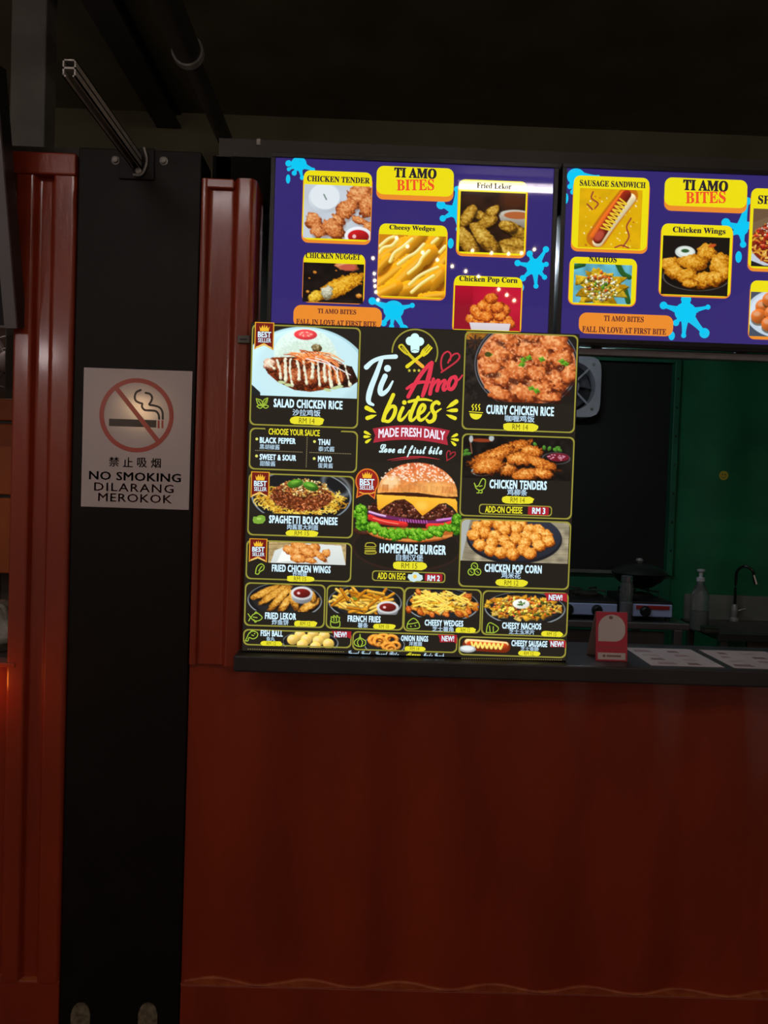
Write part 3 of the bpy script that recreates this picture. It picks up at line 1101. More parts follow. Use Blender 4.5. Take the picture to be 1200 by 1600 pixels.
COUNTER = mat('counter_black_laminate', (0.045, 0.042, 0.044), 0.42, noise=.25, nscale=14, bump=.03)
PLASTIC = mat('black_plastic', (0.012, 0.012, 0.013), 0.4)
FLOORM = mat('concrete_floor', (0.12, 0.11, 0.10), 0.8, noise=.4, nscale=6, bump=.2)
ORANGE = mat('orange_painted_board', (0.55, 0.12, 0.015), 0.5, noise=.2, nscale=6)
WHITEPL = mat('white_plastic', (0.62, 0.63, 0.68), 0.4, noise=.1)
CLEAR = mat('clear_plastic', (0.9, 0.93, 0.93), 0.12, trans=.92, spec=.5)

# ------------------------------------------------------------------ the setting
fl = MB().box((-3.2, -5.5, -.05), (3.2, 2.6, 0)).build('floor', FLOORM)
tag(fl, kind='structure')
ce = MB().box((-3.2, -5.5, 3.36), (3.2, 2.0, 3.42)).build('ceiling', CEILM)
tag(ce, kind='structure')
wu = MB().box((-3.2, 1.92, 2.46), (3.2, 2.0, 3.36)).build('wall_upper', CEILM)
tag(wu, kind='structure')
kroof = MB().box((-.46, .16, 2.40), (2.9, 2.42, 2.46)).build('ceiling_kitchen', DARKST)
tag(kroof, kind='structure')


def corrugated(name, x0, x1, z0, z1, parent, material, phase, pitch=.25, depth=.028, y0=0.0, thick=.012):
    """wavy container side sheet: flat crests, rounded valleys"""
    n = int((x1 - x0) / .0125)
    front = []
    for i in range(n + 1):
        x = x0 + (x1 - x0) * i / n
        t = math.cos(2 * math.pi * (x - phase) / pitch)
        t = (t + 1) / 2
        front.append((x, y0 + .003 + depth * t))
    poly = front + [(x, y + thick) for x, y in reversed(front)]
    m = len(front)
    v = [(x, y, z) for z in (z0, z1) for x, y in poly]
    N = len(poly)
    f = [(i, (i + 1) % N, N + (i + 1) % N, N + i) for i in range(N)]
    f += [(i, i + 1, N - 2 - i, N - 1 - i) for i in range(m - 1)]
    f += [(N + i, N + N - 1 - i, N + N - 2 - i, N + i + 1) for i in range(m - 1)]
    mb = MB().add(v, f)
    return mb.build(name, material, parent, smooth=True)


def weld_bead(name, x0, x1, z, parent, material, phase, pitch=.25, depth=.028, y0=0.0):
    pts = []
    n = int((x1 - x0) / .02)
    for i in range(n + 1):
        x = x0 + (x1 - x0) * i / n
        t = math.cos(2 * math.pi * (x - phase) / pitch)
        pts.append((x, y0 + .001 + depth * (t + 1) / 2, z))
    return MB().tube(pts, .0045, 6).build(name, material, parent, smooth=True)


# front side of the food container
wf = thing('wall_front', (.7, 0, 0), kind='structure')
LITWORNRED = mat('lit_worn_edge_paint', (.50, .13, .035), .6, noise=.5, nscale=30, dark=(.36, .06, .018))  # lighter red: worn paint plus light caught by the ledge, put into the colour
corrugated('corrugated_panel', -.468, 2.9, .178, 1.045, wf, RED, -.385)
weld_bead('weld_bead', -.46, 2.9, .181, wf, LITWORNRED, -.385)
MB().box((-.468, -.001, .178), (2.9, .034, .1805), .0005).build('rail_ledge', LITWORNRED, wf)
MB().box((-.468, .0, .005), (2.9, .09, .178), .004).build('bottom_rail', RED, wf)


def post_profile(pts, r=.005):
    """rounded folded-steel profile"""
    out = []
    n = len(pts)
    for i in range(n):
        p0, p, p1 = [np.array(pts[k % n], float) for k in (i - 1, i, i + 1)]
        a, b = (p0 - p), (p1 - p)
        la, lb = np.linalg.norm(a), np.linalg.norm(b)
        rr = min(r, la * .4, lb * .4)
        A, B = p + a / la * rr, p + b / lb * rr
        for t in (0, .33, .67, 1):
            out.append(tuple((1 - t) ** 2 * A + 2 * t * (1 - t) * p + t * t * B))
    return out


prof = post_profile([(-.468, -.002), (-.452, -.002), (-.446, .012), (-.386, .012), (-.372, -.012), (-.336, -.012), (-.326, .004), (-.326, .12), (-.468, .12)], .006)
MB().prism_z(prof, 1.03, 2.285).build('corner_post', RED, wf)
MB().box((-.468, .0, 2.262), (-.385, .03, 2.288), .004).build('post_cap', RED, wf)
MB().box((-.47, .13, 2.27), (2.9, .2, 2.40), .003).build('header_beam', mat('matte_black', (.006, .005, .004), .7, spec=.1), wf)
a = at(372, 524, -.014)
b = at(389, 537, -.014)
MB().box((a[0], -.02, b[2]), (b[0] + .003, -.012, a[2]), .002).build('catch_plate', GREYST, wf)
MB().box((a[0] + .006, -.0215, b[2] + .008), (b[0] - .004, -.02, a[2] - .009), .0006).build('catch_slot', PLASTIC, wf)
# sides and back of the kitchen
wl = MB().box((-.46, .13, 0), (-.42, 2.4, 2.40)).build('wall_kitchen_left', DARKST)
tag(wl, kind='structure')
wr = MB().box((2.9, 0, 0), (2.95, 2.4, 2.46)).build('wall_right', GREEN)
tag(wr, kind='structure')
YB = 2.3
wb = thing('wall_back', (.7, YB, 0), kind='structure')
wx = at(1047, 720, YB)[0]
wz0, wz1 = at(1040, 893, YB)[2], at(1000, 566, YB)[2]
corrugated('green_panel', wx + .03, 2.9, .3, 2.40, wb, GREEN, wx + .12, pitch=.36, depth=.014, y0=YB)
MB().box((-.42, YB, .3), (wx + .03, YB + .04, wz0)).build('sill_panel', GREEND, wb)
MB().box((-.42, YB, wz1), (wx + .03, YB + .04, 2.40)).build('lintel_panel', GREEN, wb)
wn = thing('window_1', (wx - .4, YB, wz0), kind='structure')
MB().box((-.42, YB + .03, wz0), (wx, YB + .05, wz1)).build('shutter_board', SOOT, wn)
MB().box((wx, YB - .02, wz0 - .02), (wx + .035, YB + .04, wz1 + .03), .004).build('window_frame', GREEND, wn)
MB().box((-.42, YB - .02, wz1), (wx, YB + .04, wz1 + .03), .004).build('window_frame', GREEND, wn)
MB().box((-.42, YB - .03, wz0 - .02), (wx, YB + .04, wz0), .004).build('window_sill', GREYST, wn)
for i in range(7):
    z = wz0 + .12 + i * .16
    MB().lathe((wx + .018, YB - .02, z), [(.006, 0), (.006, .002), (.003, .004)], 10, 'y').build('screw', PLASTIC, wn)

# the neighbouring container on the left
wlf = thing('wall_left', (-1.4, 0, 0), kind='structure')
prof = post_profile([(-.938, -.006), (-.893, -.006), (-.886, .016), (-.850, .016), (-.842, -.006), (-.792, -.006), (-.786, .002), (-.786, .12), (-.938, .12)], .006)
MB().prism_z(prof, .178, 2.285).build('corner_post', RED, wlf)
MB().box((-2.2, -.012, 2.276), (-.786, .12, 2.332), .004).build('top_rail', RED, wlf)
MB().box((-2.2, .0, .005), (-.786, .09, .178), .004).build('bottom_rail', RED, wlf)
zl = at(20, 1042, 0)[2]
corrugated('corrugated_panel', -2.2, -.937, .178, zl, wlf, RED, -.885)
MB().box((-2.2, -.008, zl), (-.915, .05, zl + .012), .002).build('panel_lip', RED, wlf)
weld_bead('weld_bead', -2.1, -.79, .181, wlf, LITWORNRED, -.885)
MB().box((-2.2, -.001, .178), (-.786, .034, .1805), .0005).build('rail_ledge', LITWORNRED, wlf)
wll = MB().box((-2.25, 0, 0), (-2.2, 1.6, 2.4)).build('wall_left_end', ORANGE)
tag(wll, kind='structure')
zb0, zb1 = at(10, 897, .5)[2], at(10, 622, .5)[2]
brd = thing('wall_stall', (-1.5, .5, 0), kind='structure')
zs = [at(10, y, .5)[2] for y in (1120, 1010)]
MB().box((-2.2, .5, .2), (-.8, .53, at(10, 1008, .5)[2])).build('lower_board', ORANGE, brd)
for ya, yb_ in ((897, 777), (774, 661), (658, 622)):
    z0, z1 = at(10, ya, .5)[2], at(10, yb_, .5)[2]
    MB().box((-2.2, .5, z0 + .002), (-.8, .53, z1 - .002), .004).build('plank', ORANGE, brd)
MB().box((-2.2, .515, zb0), (-.8, .54, zb1)).build('plank_backing', PLASTIC, brd)
MB().box((-2.2, 1.5, 0), (-.8, 1.54, 2.4)).build('rear_board', mat('dim_brown_board', (.10, .05, .03), .6, noise=.3), brd)

# roof beam above the aisle
bx = at(262, 215, 1.9)[0]
tb = thing('trim_1', (bx, 0, 3.2), kind='structure')
MB().box((bx - .06, -1.4, 3.28), (bx + .06, 1.92, 3.292)).box((bx - .035, -1.4, 3.292), (bx + .035, 1.92, 3.348)).box((bx - .06, -1.4, 3.348), (bx + .06, 1.92, 3.36)).build('roof_beam', PLASTIC, tb)

# ------------------------------------------------------------------ steelwork things
cx0, cx1 = -.783, -.470
col = thing('steel_column', (-.627, .05, 0), 'wide flat black painted steel column carrying the no smoking sign', 'column')
MB().box((cx0, 0, 0), (cx1, .12, 2.352), .003).build('shaft', BLACK, col)
for px, py in ((181, 251), (256, 252), (218, 269)):
    c = at(px, py, 0)
    MB().lathe((c[0], 0, c[2]), [(.011, 0), (.011, .002), (.008, .003), (.008, .010), (.005, .012)], 12, 'y').build('bolt', ZINC, col, smooth=True)
WORN = mat('bare_worn_concrete', (0.26, 0.22, 0.14), .85, noise=.6, nscale=60, bump=.5, bscale=90)
for px in (126, 231):
    c = at(px, 1600, 0)
    z1 = at(px, 1566, 0)[2]
    w = .024
    poly = [(c[0] - w, .0), (c[0] + w, .0), (c[0] + w * 1.05, z1 - .03)] + arc(c[0], z1 - .03, w, .03, 8, 172, 9) + [(c[0] - w * 1.05, z1 - .03)]
    MB().prism_y(poly, -.004, .002).build('anchor_patch', WORN, col)

# strut channel bolted to the column, reaching out over the aisle
c = at(217, 250, 0)
st = thing('strut_channel', (c[0], 0, c[2]), 'slotted galvanised strut channel sticking out from the black column top', 'bracket')
w, hh, L = .013, .017, .44
x0, zc = c[0] - .004, c[2] - .006
mb = MB()
mb.box((x0 - w, -L, zc - hh), (x0 - w + .003, -.004, zc + hh))
mb.box((x0 + w - .003, -L, zc - hh), (x0 + w, -.004, zc + hh))
mb.box((x0 - w, -L, zc + hh - .003), (x0 + w, -.004, zc + hh))
mb.box((x0 - w, -L, zc - hh), (x0 - w + .006, -.004, zc - hh + .003))
mb.box((x0 + w - .006, -L, zc - hh), (x0 + w, -.004, zc - hh + .003))
mb.box((x0 - w, -L, zc - .002), (x0 + w, -.004, zc + .002))
mb.build('channel', ZINC, st)
MB().box((x0 - .045, -.006, zc - .045), (x0 + .045, 0, zc + .035), .002).build('base_plate', BLACK, st)
MB().tube(catmull([(x0 + .022, -.02, zc + .03), (x0 + .028, -.012, zc), (x0 + .016, -.012, zc - .034), (x0 - .004, -.02, zc - .04)], 6), .003, 6).build('wire_tie', ZINC, st)

# conduit pipe along the aisle ceiling
Yp = 1.9
c = at(364, 247, Yp)
zp, xp = c[2], c[0]
pp = thing('conduit_pipe', (xp, 0, zp), 'dark steel pipe with a clamp ring running under the dark ceiling', 'pipe')
c1 = at(306, 88, .30)
zz = zp
tY = -2 + 2.0 * 1.0
MB().tube([(xp, 1.92, zp), (xp, .97, zp)], .036, 14).build('pipe', DARKST, pp, smooth=True)
MB().tube([(xp, .97, zp), (xp, -1.2, zp)], .052, 16).build('pipe_sleeve', DARKST, pp, smooth=True)
MB().tube([(xp, .985, zp), (xp, .955, zp)], .060, 18).build('clamp_ring', ZINC, pp, smooth=True)
MB().tube([(xp, .3, zp + .05), (xp, .3, 3.36)], .006, 8).build('hanger', ZINC, pp)

# grey column far left behind the neighbouring container
a, b = at(15, 150, .9), at(70, 150, .9)
gc = thing('grey_column', ((a[0] + b[0]) / 2, .95, 2.0), 'grey steel column rising to the ceiling behind the left red container', 'column')
MB().box((a[0], .9, .0), (b[0], 1.0, 3.36), .006).build('shaft', GREYST, gc)
MB().box((a[0] - .02, .88, 3.34), (b[0] + .02, 1.02, 3.36), .002).build('top_plate', GREYST, gc)

# threaded rod beside the screen
c = at(399, 200, .1)
hr = thing('hanger_rod', (c[0], .165, 2.40), 'thin threaded rod sticking up beside the left wall screen', 'rod')
MB().tube([(c[0], .165, 2.40), (c[0], .165, c[2])], .005, 8).build('rod', ZINC, hr)
MB().lathe((c[0], .165, c[2] - .02), [(.010, 0), (.010, .016), (.006, .02)], 6).build('nut', ZINC, hr)

# ------------------------------------------------------------------ no smoking sign
SGN = Panel(-.005, 214, 685)
sx0, sz1 = SGN.p(131, 574)
sx1, sz0 = SGN.p(295, 797)
sg = thing('no_smoking_sign', ((sx0 + sx1) / 2, -.002, sz0), 'white no smoking sign with red ring and crossed cigarette', 'sign')
SIGNM = mat('white_sign_sheet', (0.72, 0.64, 0.65), 0.12, noise=.04, nscale=4, bump=.06, bscale=6)
MB().box((sx0, -.005, sz0), (sx1, 0, sz1), .001).build('sheet', SIGNM, sg)
SRED = mat('sign_red_print', (0.50, 0.05, 0.05), .25)
SREDL = mat('sign_red_lettering', (0.62, 0.11, 0.12), .25)
SBLK = mat('sign_black_print', (0.03, 0.024, 0.026), .3)
RC = (213.5, 649)
cx, cz = SGN.p(*RC)
S = SGN.s
ro, ri = 58 * S, 51 * S
v, f = [], []
N = 64
for k in range(N):
    t = 2 * math.pi * k / N
    v += [(cx + ro * math.cos(t), SGN.Y - .0008, cz + ro * math.sin(t)), (cx + ri * math.cos(t), SGN.Y - .0008, cz + ri * math.sin(t))]
    j = (k + 1) % N
    f.append((2 * k, 2 * j, 2 * j + 1, 2 * k + 1))
mk('red_ring', v, f, SRED, sg)


def sq(pts):           # sign crop coordinates to photo points
    return [(110 + x * 210 / 1200, 550 + y * 270 / 1543) for x, y in pts]


def sbar(name, p0, p1, w, m, layer):
    a_, b_ = np.array(SGN.p(*p0)), np.array(SGN.p(*p1))
    d = (b_ - a_) / np.linalg.norm(b_ - a_)
    n_ = np.array([-d[1], d[0]]) * w * S / 2
    SGN.flat(name, [[tuple(a_ + n_), tuple(b_ + n_), tuple(b_ - n_), tuple(a_ - n_)]], m, sg, layer)


sbar('cigarette', *sq([(345, 628), (768, 642)]), 11.6, SBLK, 1)
for x in (788, 822):
    sbar('ember_bar', *sq([(x, 610), (x, 682)]), 3.0, SRED, 1)
sbar('red_slash', *sq([(398, 305), (795, 810)]), 7.2, SRED, 3)
SGN.flat('smoke_curl', SGN.ribbon(sq([(628, 340), (590, 360), (575, 400), (585, 435), (620, 455), (642, 462), (640, 490), (665, 518), (720, 522), (765, 530), (788, 560), (793, 597)]), 3.3), SBLK, sg, 2)
SGN.flat('smoke_curl', SGN.ribbon(sq([(672, 365), (710, 375), (730, 405), (722, 440), (705, 470), (745, 478), (795, 495), (822, 535), (826, 597)]), 3.3), SBLK, sg, 2)
for i, ch in enumerate('禁止吸烟'):
    x, y = sq([(390 + i * 125, 980 + i * 4)])[0]
    SGN.text('lettering', ch, x, y, 15, 15, SBLK, sg, 2, bold=.012)
SGN.text('lettering', 'NO SMOKING', *sq([(578, 1113)])[0], 143, 13, SBLK, sg, 2, bold=.02, space=1.05)
SGN.text('lettering', 'DILARANG', *sq([(568, 1212)])[0], 124, 13, SREDL, sg, 2, bold=.006, space=1.15)
SGN.text('lettering', 'MEROKOK', *sq([(578, 1305)])[0], 115, 13, SREDL, sg, 2, bold=.006, space=1.08)

# ------------------------------------------------------------------ counter
c0 = at(365, 1030, -.08)[0]
ct = thing('counter_top', (.7, .1, 1.03), 'long black counter top below the menu boards on the red container', 'counter')
MB().box((c0, -.085, 1.034), (2.9, .235, 1.076), .005).build('slab', COUNTER, ct)
MB().box((c0 + .02, .06, 1.0), (2.88, .2, 1.034), .003).build('underside_rail', BLACK, ct)

# ------------------------------------------------------------------ wall screens
GLOSS = .5
WG = .8


def splat(P, name, x, y, r, arms, parent, layer, drops=()):
    """splash of paint: body plus arms given as (angle deg, length px, width px, bulb px)"""
    polys = [P.local(x, y, arc(0, 0, r, r * .9, 0, 350, 26))]
    for ang, L, w, bulb in arms:
        t = math.radians(ang)
        dx, dy = math.cos(t), math.sin(t)
        nx, ny = -dy, dx
        q = []
        for k in range(9):
            u = k / 8
            ww = w * (2.4 * (1 - u) ** 2 + .95)
            q.append((dx * L * u, dy * L * u, ww / 2))
        for a_, b_ in zip(q[:-1], q[1:]):
            polys.append(P.local(x, y, [(a_[0] + nx * a_[2], a_[1] + ny * a_[2]), (b_[0] + nx * b_[2], b_[1] + ny * b_[2]), (b_[0] - nx * b_[2], b_[1] - ny * b_[2]), (a_[0] - nx * a_[2], a_[1] - ny * a_[2])]))
        polys.append(P.local(x, y, arc(dx * L, dy * L, bulb, bulb, 0, 345, 14)))
    for dx, dy, rx, ry in drops:
        polys.append(P.local(x, y, arc(dx, dy, rx, ry, 0, 345, 16)))
    return P.flat(name, polys, emit((16, 196, 240), 1.0, GLOSS), parent, layer)


def serif(s):
    out = ''
    for ch in s:
        if 'A' <= ch <= 'Z':
            out += chr(0x1D400 + ord(ch) - 65)
        elif 'a' <= ch <= 'z':
            out += chr(0x1D41A + ord(ch) - 97)
        else:
            out += ch
    return out


def script(s):
    out = ''
    for ch in s:
        if 'A' <= ch <= 'Z':
            out += chr(0x1D4D0 + ord(ch) - 65)
        elif 'a' <= ch <= 'z':
            out += chr(0x1D4EA + ord(ch) - 97)
        else:
            out += ch
    return out


def screen(label, x0, x1, z0, z1, Yf):
    t = thing('display_screen', ((x0 + x1) / 2, Yf + .03, z0 - .012), label, 'screen', 'lit menu screens above the counter')
    b = .012
    MB().box((x0 - b, Yf + .008, z0 - b), (x1 + b, Yf + .055, z1 + b), .003).build('housing', PLASTIC, t)
    for nm, a_, c_ in (('bezel', (x0 - b, Yf - .004, z1), (x1 + b, Yf + .01, z1 + b)), ('bezel', (x0 - b, Yf - .004, z0 - b), (x1 + b, Yf + .01, z0)),
                       ('bezel', (x0 - b, Yf - .004, z0), (x0, Yf + .01, z1)), ('bezel', (x1, Yf - .004, z0), (x1 + b, Yf + .01, z1))):
        MB().box(a_, c_, .001).build(nm, PLASTIC, t)
    MB().box((x0, Yf + .002, z0), (x1, Yf + .008, z1)).build('screen_glass', emit((52, 40, 112), 1.0, GLOSS), t)
    return t


YEL = (238, 222, 20)
ORG = (236, 140, 44)
INK = (44, 36, 44)


def card(P, par, x0, y0, x1, y1, pic, px0, py0, px1, py1, title=None, tx=0, ty=0, tw=0, th=0, drop=6):
    c = P.flat('menu_card', [P.rrect(x0 - 1, y0 + drop, x1 + 1, y1, 10)], emit(ORG, 1, GLOSS), par, 2)
    P.flat('card_face', [P.rrect(x0, y0, x1, y1 - drop * .8, 10)], emit(YEL, 1, GLOSS), c, 3)
    P.picture('dish_photo', pic(abs(px1 - px0), abs(py1 - py0)), px0, py0, px1, py1, emit_attr('screen_photo', 1.0, GLOSS), c, 4)
    if title:
        P.text('lettering', serif(title), tx, ty, tw, th, emit(INK, 1, GLOSS), c, 5, bold=.02)
    return c


def logo_card(P, par, x0, y0, x1, y1, xa, ya, wa, ha, xb, yb_, wb_, hb):
    c = P.flat('logo_card', [P.rrect(x0, y0 + 7, x1, y1 + 8, 11)], emit(ORG, 1, GLOSS), par, 2)
    P.flat('card_face', [P.rrect(x0, y0, x1, y1, 11)], emit(YEL, 1, GLOSS), c, 3)
    P.text('lettering', serif('TI AMO'), xa, ya, wa, ha, emit(INK, 1, GLOSS), c, 5, bold=.035)
    P.text('lettering', serif('BITES'), xb, yb_, wb_, hb, emit((236, 84, 40), 1, GLOSS), c, 6, bold=.012, rot=.05)


def pill(P, par, x0, y0, x1, y1, xa, ya, wa, ha, xb, yb_, wb_, hb):
    c = P.flat('slogan_pill', [P.rrect(x0, y0, x1, y1, 12)], emit(ORG, 1, GLOSS), par, 2)
    P.text('lettering', serif('TI AMO BITES'), xa, ya, wa, ha, emit((104, 50, 40), 1, GLOSS), c, 4, bold=.02)
    P.text('lettering', serif('FALL IN LOVE AT FIRST BITE'), xb, yb_, wb_, hb, emit((104, 50, 40), 1, GLOSS), c, 4, bold=.02)


YT = .06
P1 = Panel(YT, 645, 370)
tv1 = screen('left lit purple menu screen with fried chicken cards, partly behind the menu lightbox', -.288, .451, 1.928, 2.371, YT)
splat(P1, 'paint_splash', 467, 256, 12, [(180, 16, 5, 5), (20, 24, 5, 3), (75, 22, 4, 3.5), (115, 16, 4, 4), (150, 18, 4, 3)], tv1, 1, [(-16, 24, 3.4, 7)])
splat(P1, 'paint_splash', 713, 330, 12, [(200, 26, 6, 7), (150, 24, 5, 5), (270, 34, 6, 5), (80, 28, 5, 5), (330, 12, 6, 6)], tv1, 1, [(-7, 50, 4.6, 8)])
splat(P1, 'paint_splash', 836, 417, 14, [(190, 28, 5, 5), (245, 22, 5, 5), (300, 32, 5, 5), (345, 18, 6, 4), (45, 22, 5, 4), (85, 30, 5, 4), (135, 26, 5, 5)], tv1, 1, [(-20, 33, 4, 6)])
splat(P1, 'paint_splash', 615, 484, 16, [(200, 36, 6, 6), (345, 30, 5, 4), (125, 26, 6, 5), (60, 34, 6, 7), (95, 26, 5, 4)], tv1, 1)
card(P1, tv1, 475, 266, 578, 383, food_tender_tv, 476, 288, 578, 375.5, 'CHICKEN TENDER', 529, 281, 97, 9)
logo_card(P1, tv1, 589, 259, 708, 308, 649, 271, 65, 15, 649, 289.5, 58, 17)
card(P1, tv1, 717, 280, 820, 404, food_lekor_tv, 720, 299, 818, 397, 'Fried Lekor', 772, 291, 54, 8.5, 5)
card(P1, tv1, 593, 349, 695, 470, food_wedges_tv, 592.5, 366, 694, 466, 'Cheesy Wedges', 644, 357.5, 71, 9, 3)
card(P1, tv1, 475, 394, 568, 476, food_nugget_tv, 474.5, 410, 567, 475, 'CHICKEN NUGGET', 520.5, 400.5, 85, 9, 2)
card(P1, tv1, 710, 430, 813, 524, food_popcorn_tv, 711, 446, 812, 518, 'Chicken Pop Corn', 763, 438, 91, 10.5, 3)
pill(P1, tv1, 459, 476, 596, 516, 526.5, 487, 60, 7.5, 525.5, 504.5, 125, 8)

P2 = Panel(YT, 1080, 400)
tv2 = screen('right lit purple menu screen with sausage sandwich and chicken wings cards', .485, 1.224, 1.925, 2.374, YT)
splat(P2, 'paint_splash', 900, 276, 14, [(0, 34, 7, 4), (120, 18, 6, 4), (100, 24, 5, 4), (200, 10, 6, 3)], tv2, 1, [(-14, 34, 3.4, 8)])
splat(P2, 'paint_splash', 1158, 358, 11, [(200, 26, 6, 7), (150, 22, 5, 5), (280, 44, 6, 6), (80, 24, 5, 5), (330, 12, 6, 6)], tv2, 1, [(-2, 43, 5, 9)])
splat(P2, 'paint_splash', 1071, 488, 17, [(195, 36, 6, 6), (345, 36, 5, 4), (130, 22, 6, 5), (45, 44, 7, 8), (92, 36, 6, 4), (270, 20, 12, 8)], tv2, 1, [(-20, 37, 5, 7)])
card(P2, tv2, 897, 274, 1010, 397, food_hotdog_tv, 906, 294, 1000, 390, 'SAUSAGE SANDWICH', 957, 288, 102, 9)
logo_card(P2, tv2, 1039, 277, 1166, 326, 1102, 290.5, 69, 16, 1102, 309, 62, 18)
card(P2, tv2, 1034, 349, 1140, 467, food_wings_tv, 1036, 368, 1136, 463.5, 'Chicken Wings', 1092, 361.5, 82, 11, 3)
card(P2, tv2, 891, 401, 992, 480, food_nachos_tv, 897, 411.5, 985, 476, 'NACHOS', 941.5, 405.5, 43, 8.5, 2)
card(P2, tv2, 1174, 294, 1281, 428, food_pasta_tv, 1177, 326, 1276, 420, 'SPAGHETTI', 1230, 314, 92, 13)
card(P2, tv2, 1173, 438, 1280, 534, food_balls_tv, 1173, 456, 1276, 529)
pill(P2, tv2, 905, 488, 1051, 526, 974.5, 498.5, 62, 8.5, 975, 516.5, 131, 9)

# aluminium bar that carries the screens
a = at(905, 549, .12)
tbar = thing('mounting_bar', (.5, .12, a[2] - .012), 'slim aluminium bar running just below the two wall screens', 'bar')
MB().box((-.30, .112, a[2] - .011), (2.9, .135, a[2] + .010), .003).build('bar', STEEL, tbar)
for x in (-.2, .2, .6, 1.0, 1.4):
    MB().box((x - .015, .116, a[2] + .01), (x + .015, .131, 2.28), .002).build('hanger_strap', DARKST, tbar)

# ------------------------------------------------------------------ menu lightbox
YM = -.045
PM = Panel(YM, 640, 765)
LINE = emit((152, 146, 58))
WHT = emit((206, 236, 250), 1.15)
PALE = emit((186, 216, 236), 1.0)
YW = emit((236, 226, 46))
BRN = emit((96, 84, 16))
REDP = emit((172, 34, 46))
PHOTO = emit_attr('lightbox_photo', 1.1)
mx0, mz1 = PM.p(392, 503)
mx1, mz0 = PM.p(884.5, 1031)
mz0 = 1.078
mx1 += .002
lb = thing('menu_lightbox', ((mx0 + mx1) / 2, YM + .015, 1.076), 'square black lit menu lightbox with yellow framed dishes standing on the counter', 'lightbox')
MB().box((mx0, YM + .001, mz0), (mx1, YM + .032, mz1), .002).build('housing', PLASTIC, lb)
PM.flat('face_sheet', [[(mx0 + .002, mz0 + .002), (mx1 - .002, mz0 + .002), (mx1 - .002, mz1 - .002), (mx0 + .002, mz1 - .002)]], emit((37, 32, 26)), lb, 0)  # faint glow in the black face stands in for haze over it
MB().box((mx0 + .04, YM + .03, 1.076), (mx0 + .10, YM + .09, 1.082), .001).build('foot', PLASTIC, lb)
MB().box((mx1 - .10, YM + .03, 1.076), (mx1 - .04, YM + .09, 1.082), .001).build('foot', PLASTIC, lb)


def brush(x, y, w, h, seed=1):
    r = random.Random(seed)
    top, bot = [], []
    n = 9
    for i in range(n + 1):
        u = -w / 2 + w * i / n
        e = (1.6 if 0 < i < n else h * .28)
        top.append((u + r.uniform(-.6, .6), -h / 2 + r.uniform(0, .8) + (e - 1.6)))
        bot.append((u + r.uniform(-.6, .6), h / 2 - r.uniform(0, .8) - (e - 1.6)))
    left = [(-w / 2 - r.uniform(0, 2.5), h * (.25 - .25 * k)) for k in range(1, 2)]
    right = [(w / 2 + r.uniform(.5, 3), h * (-.2 + .25 * k)) for k in range(2)]
    return top + right + bot[::-1] + left


def tile(x0, y0, x1, y1, gap=None, r=8):
    if gap is None:
        return PM.ring('menu_tile', x0, y0, x1, y1, r, 2.1, LINE, lb, 2)
    # border broken along the top
    q = PM.rrect(x0, y0, x1, y1, r, 5)
    ax, az = PM.p(x0, y0)
    bx_, bz = PM.p(x1, y1)
    g0, g1 = PM.p(gap[0], y0)[0], PM.p(gap[1], y0)[0]
    w = 2.1 * PM.s
    rr = r * PM.s
    path = [(g1, az)] + arc(bx_ - rr, az - rr, rr, rr, 90, 0, 5) + arc(bx_ - rr, bz + rr, rr, rr, 0, -90, 5) + arc(ax + rr, bz + rr, rr, rr, 270, 180, 5) + arc(ax + rr, az - rr, rr, rr, 180, 90, 5) + [(g0, az)]
    inn = []
    cxm, czm = (ax + bx_) / 2, (az + bz) / 2
    hx, hz = (bx_ - ax) / 2, (az - bz) / 2
    inn = [(cxm + (x - cxm) * (hx - w) / hx, czm + (z - czm) * (hz - w) / hz) for x, z in path]
    polys = [[path[i], path[i + 1], inn[i + 1], inn[i]] for i in range(len(path) - 1)]
    return PM.flat('menu_tile', polys, LINE, lb, 2)


def dish(par, name, nx, ny, nw, nh, cn, cx_, cy_, cw, ch, price, px, py, pw, ph):
    PM.text('dish_name', name, nx, ny, nw, nh, WHT, par, 4, bold=.046, space=1.1)
    PM.text('dish_name', cn, cx_, cy_, cw, ch, PALE, par, 4, bold=.02)
    b_ = PM.flat('price_brush', [PM.local(px, py, brush(px, py, pw, ph, int(px)))], YW, par, 4)
    PM.text('price_lettering', price, px, py, pw * .48, ph * .66, BRN, par, 5, bold=.0)


def strokes(par, name, lines, w, m, layer=4):
    polys = []
    for L in lines:
        polys += PM.ribbon(L, w, n=6)
    return PM.flat(name, polys, m, par, layer)


def ic(x, y, pts):
    return [(x + a_, y + b_) for a_, b_ in pts]


OLIVE = emit((160, 190, 60))


def new_flag(par, x0, y0, x1, y1, tx, ty, tw):
    ax, az = PM.p(x0, y0)
    bx_, bz = PM.p(x1, y1)
    d = (bx_ - ax)
    f_ = PM.flat('new_flag', [[(ax, az), (bx_, az), (bx_, bz), (ax + d * .82, bz + .004), (ax + d * .12, bz + .002), (ax + d * .1, (az + bz) / 2)]], REDP, par, 5)
    PM.text('flag_lettering', 'NEW!', tx, ty, tw, 8.5, WHT, par, 6, bold=.028)


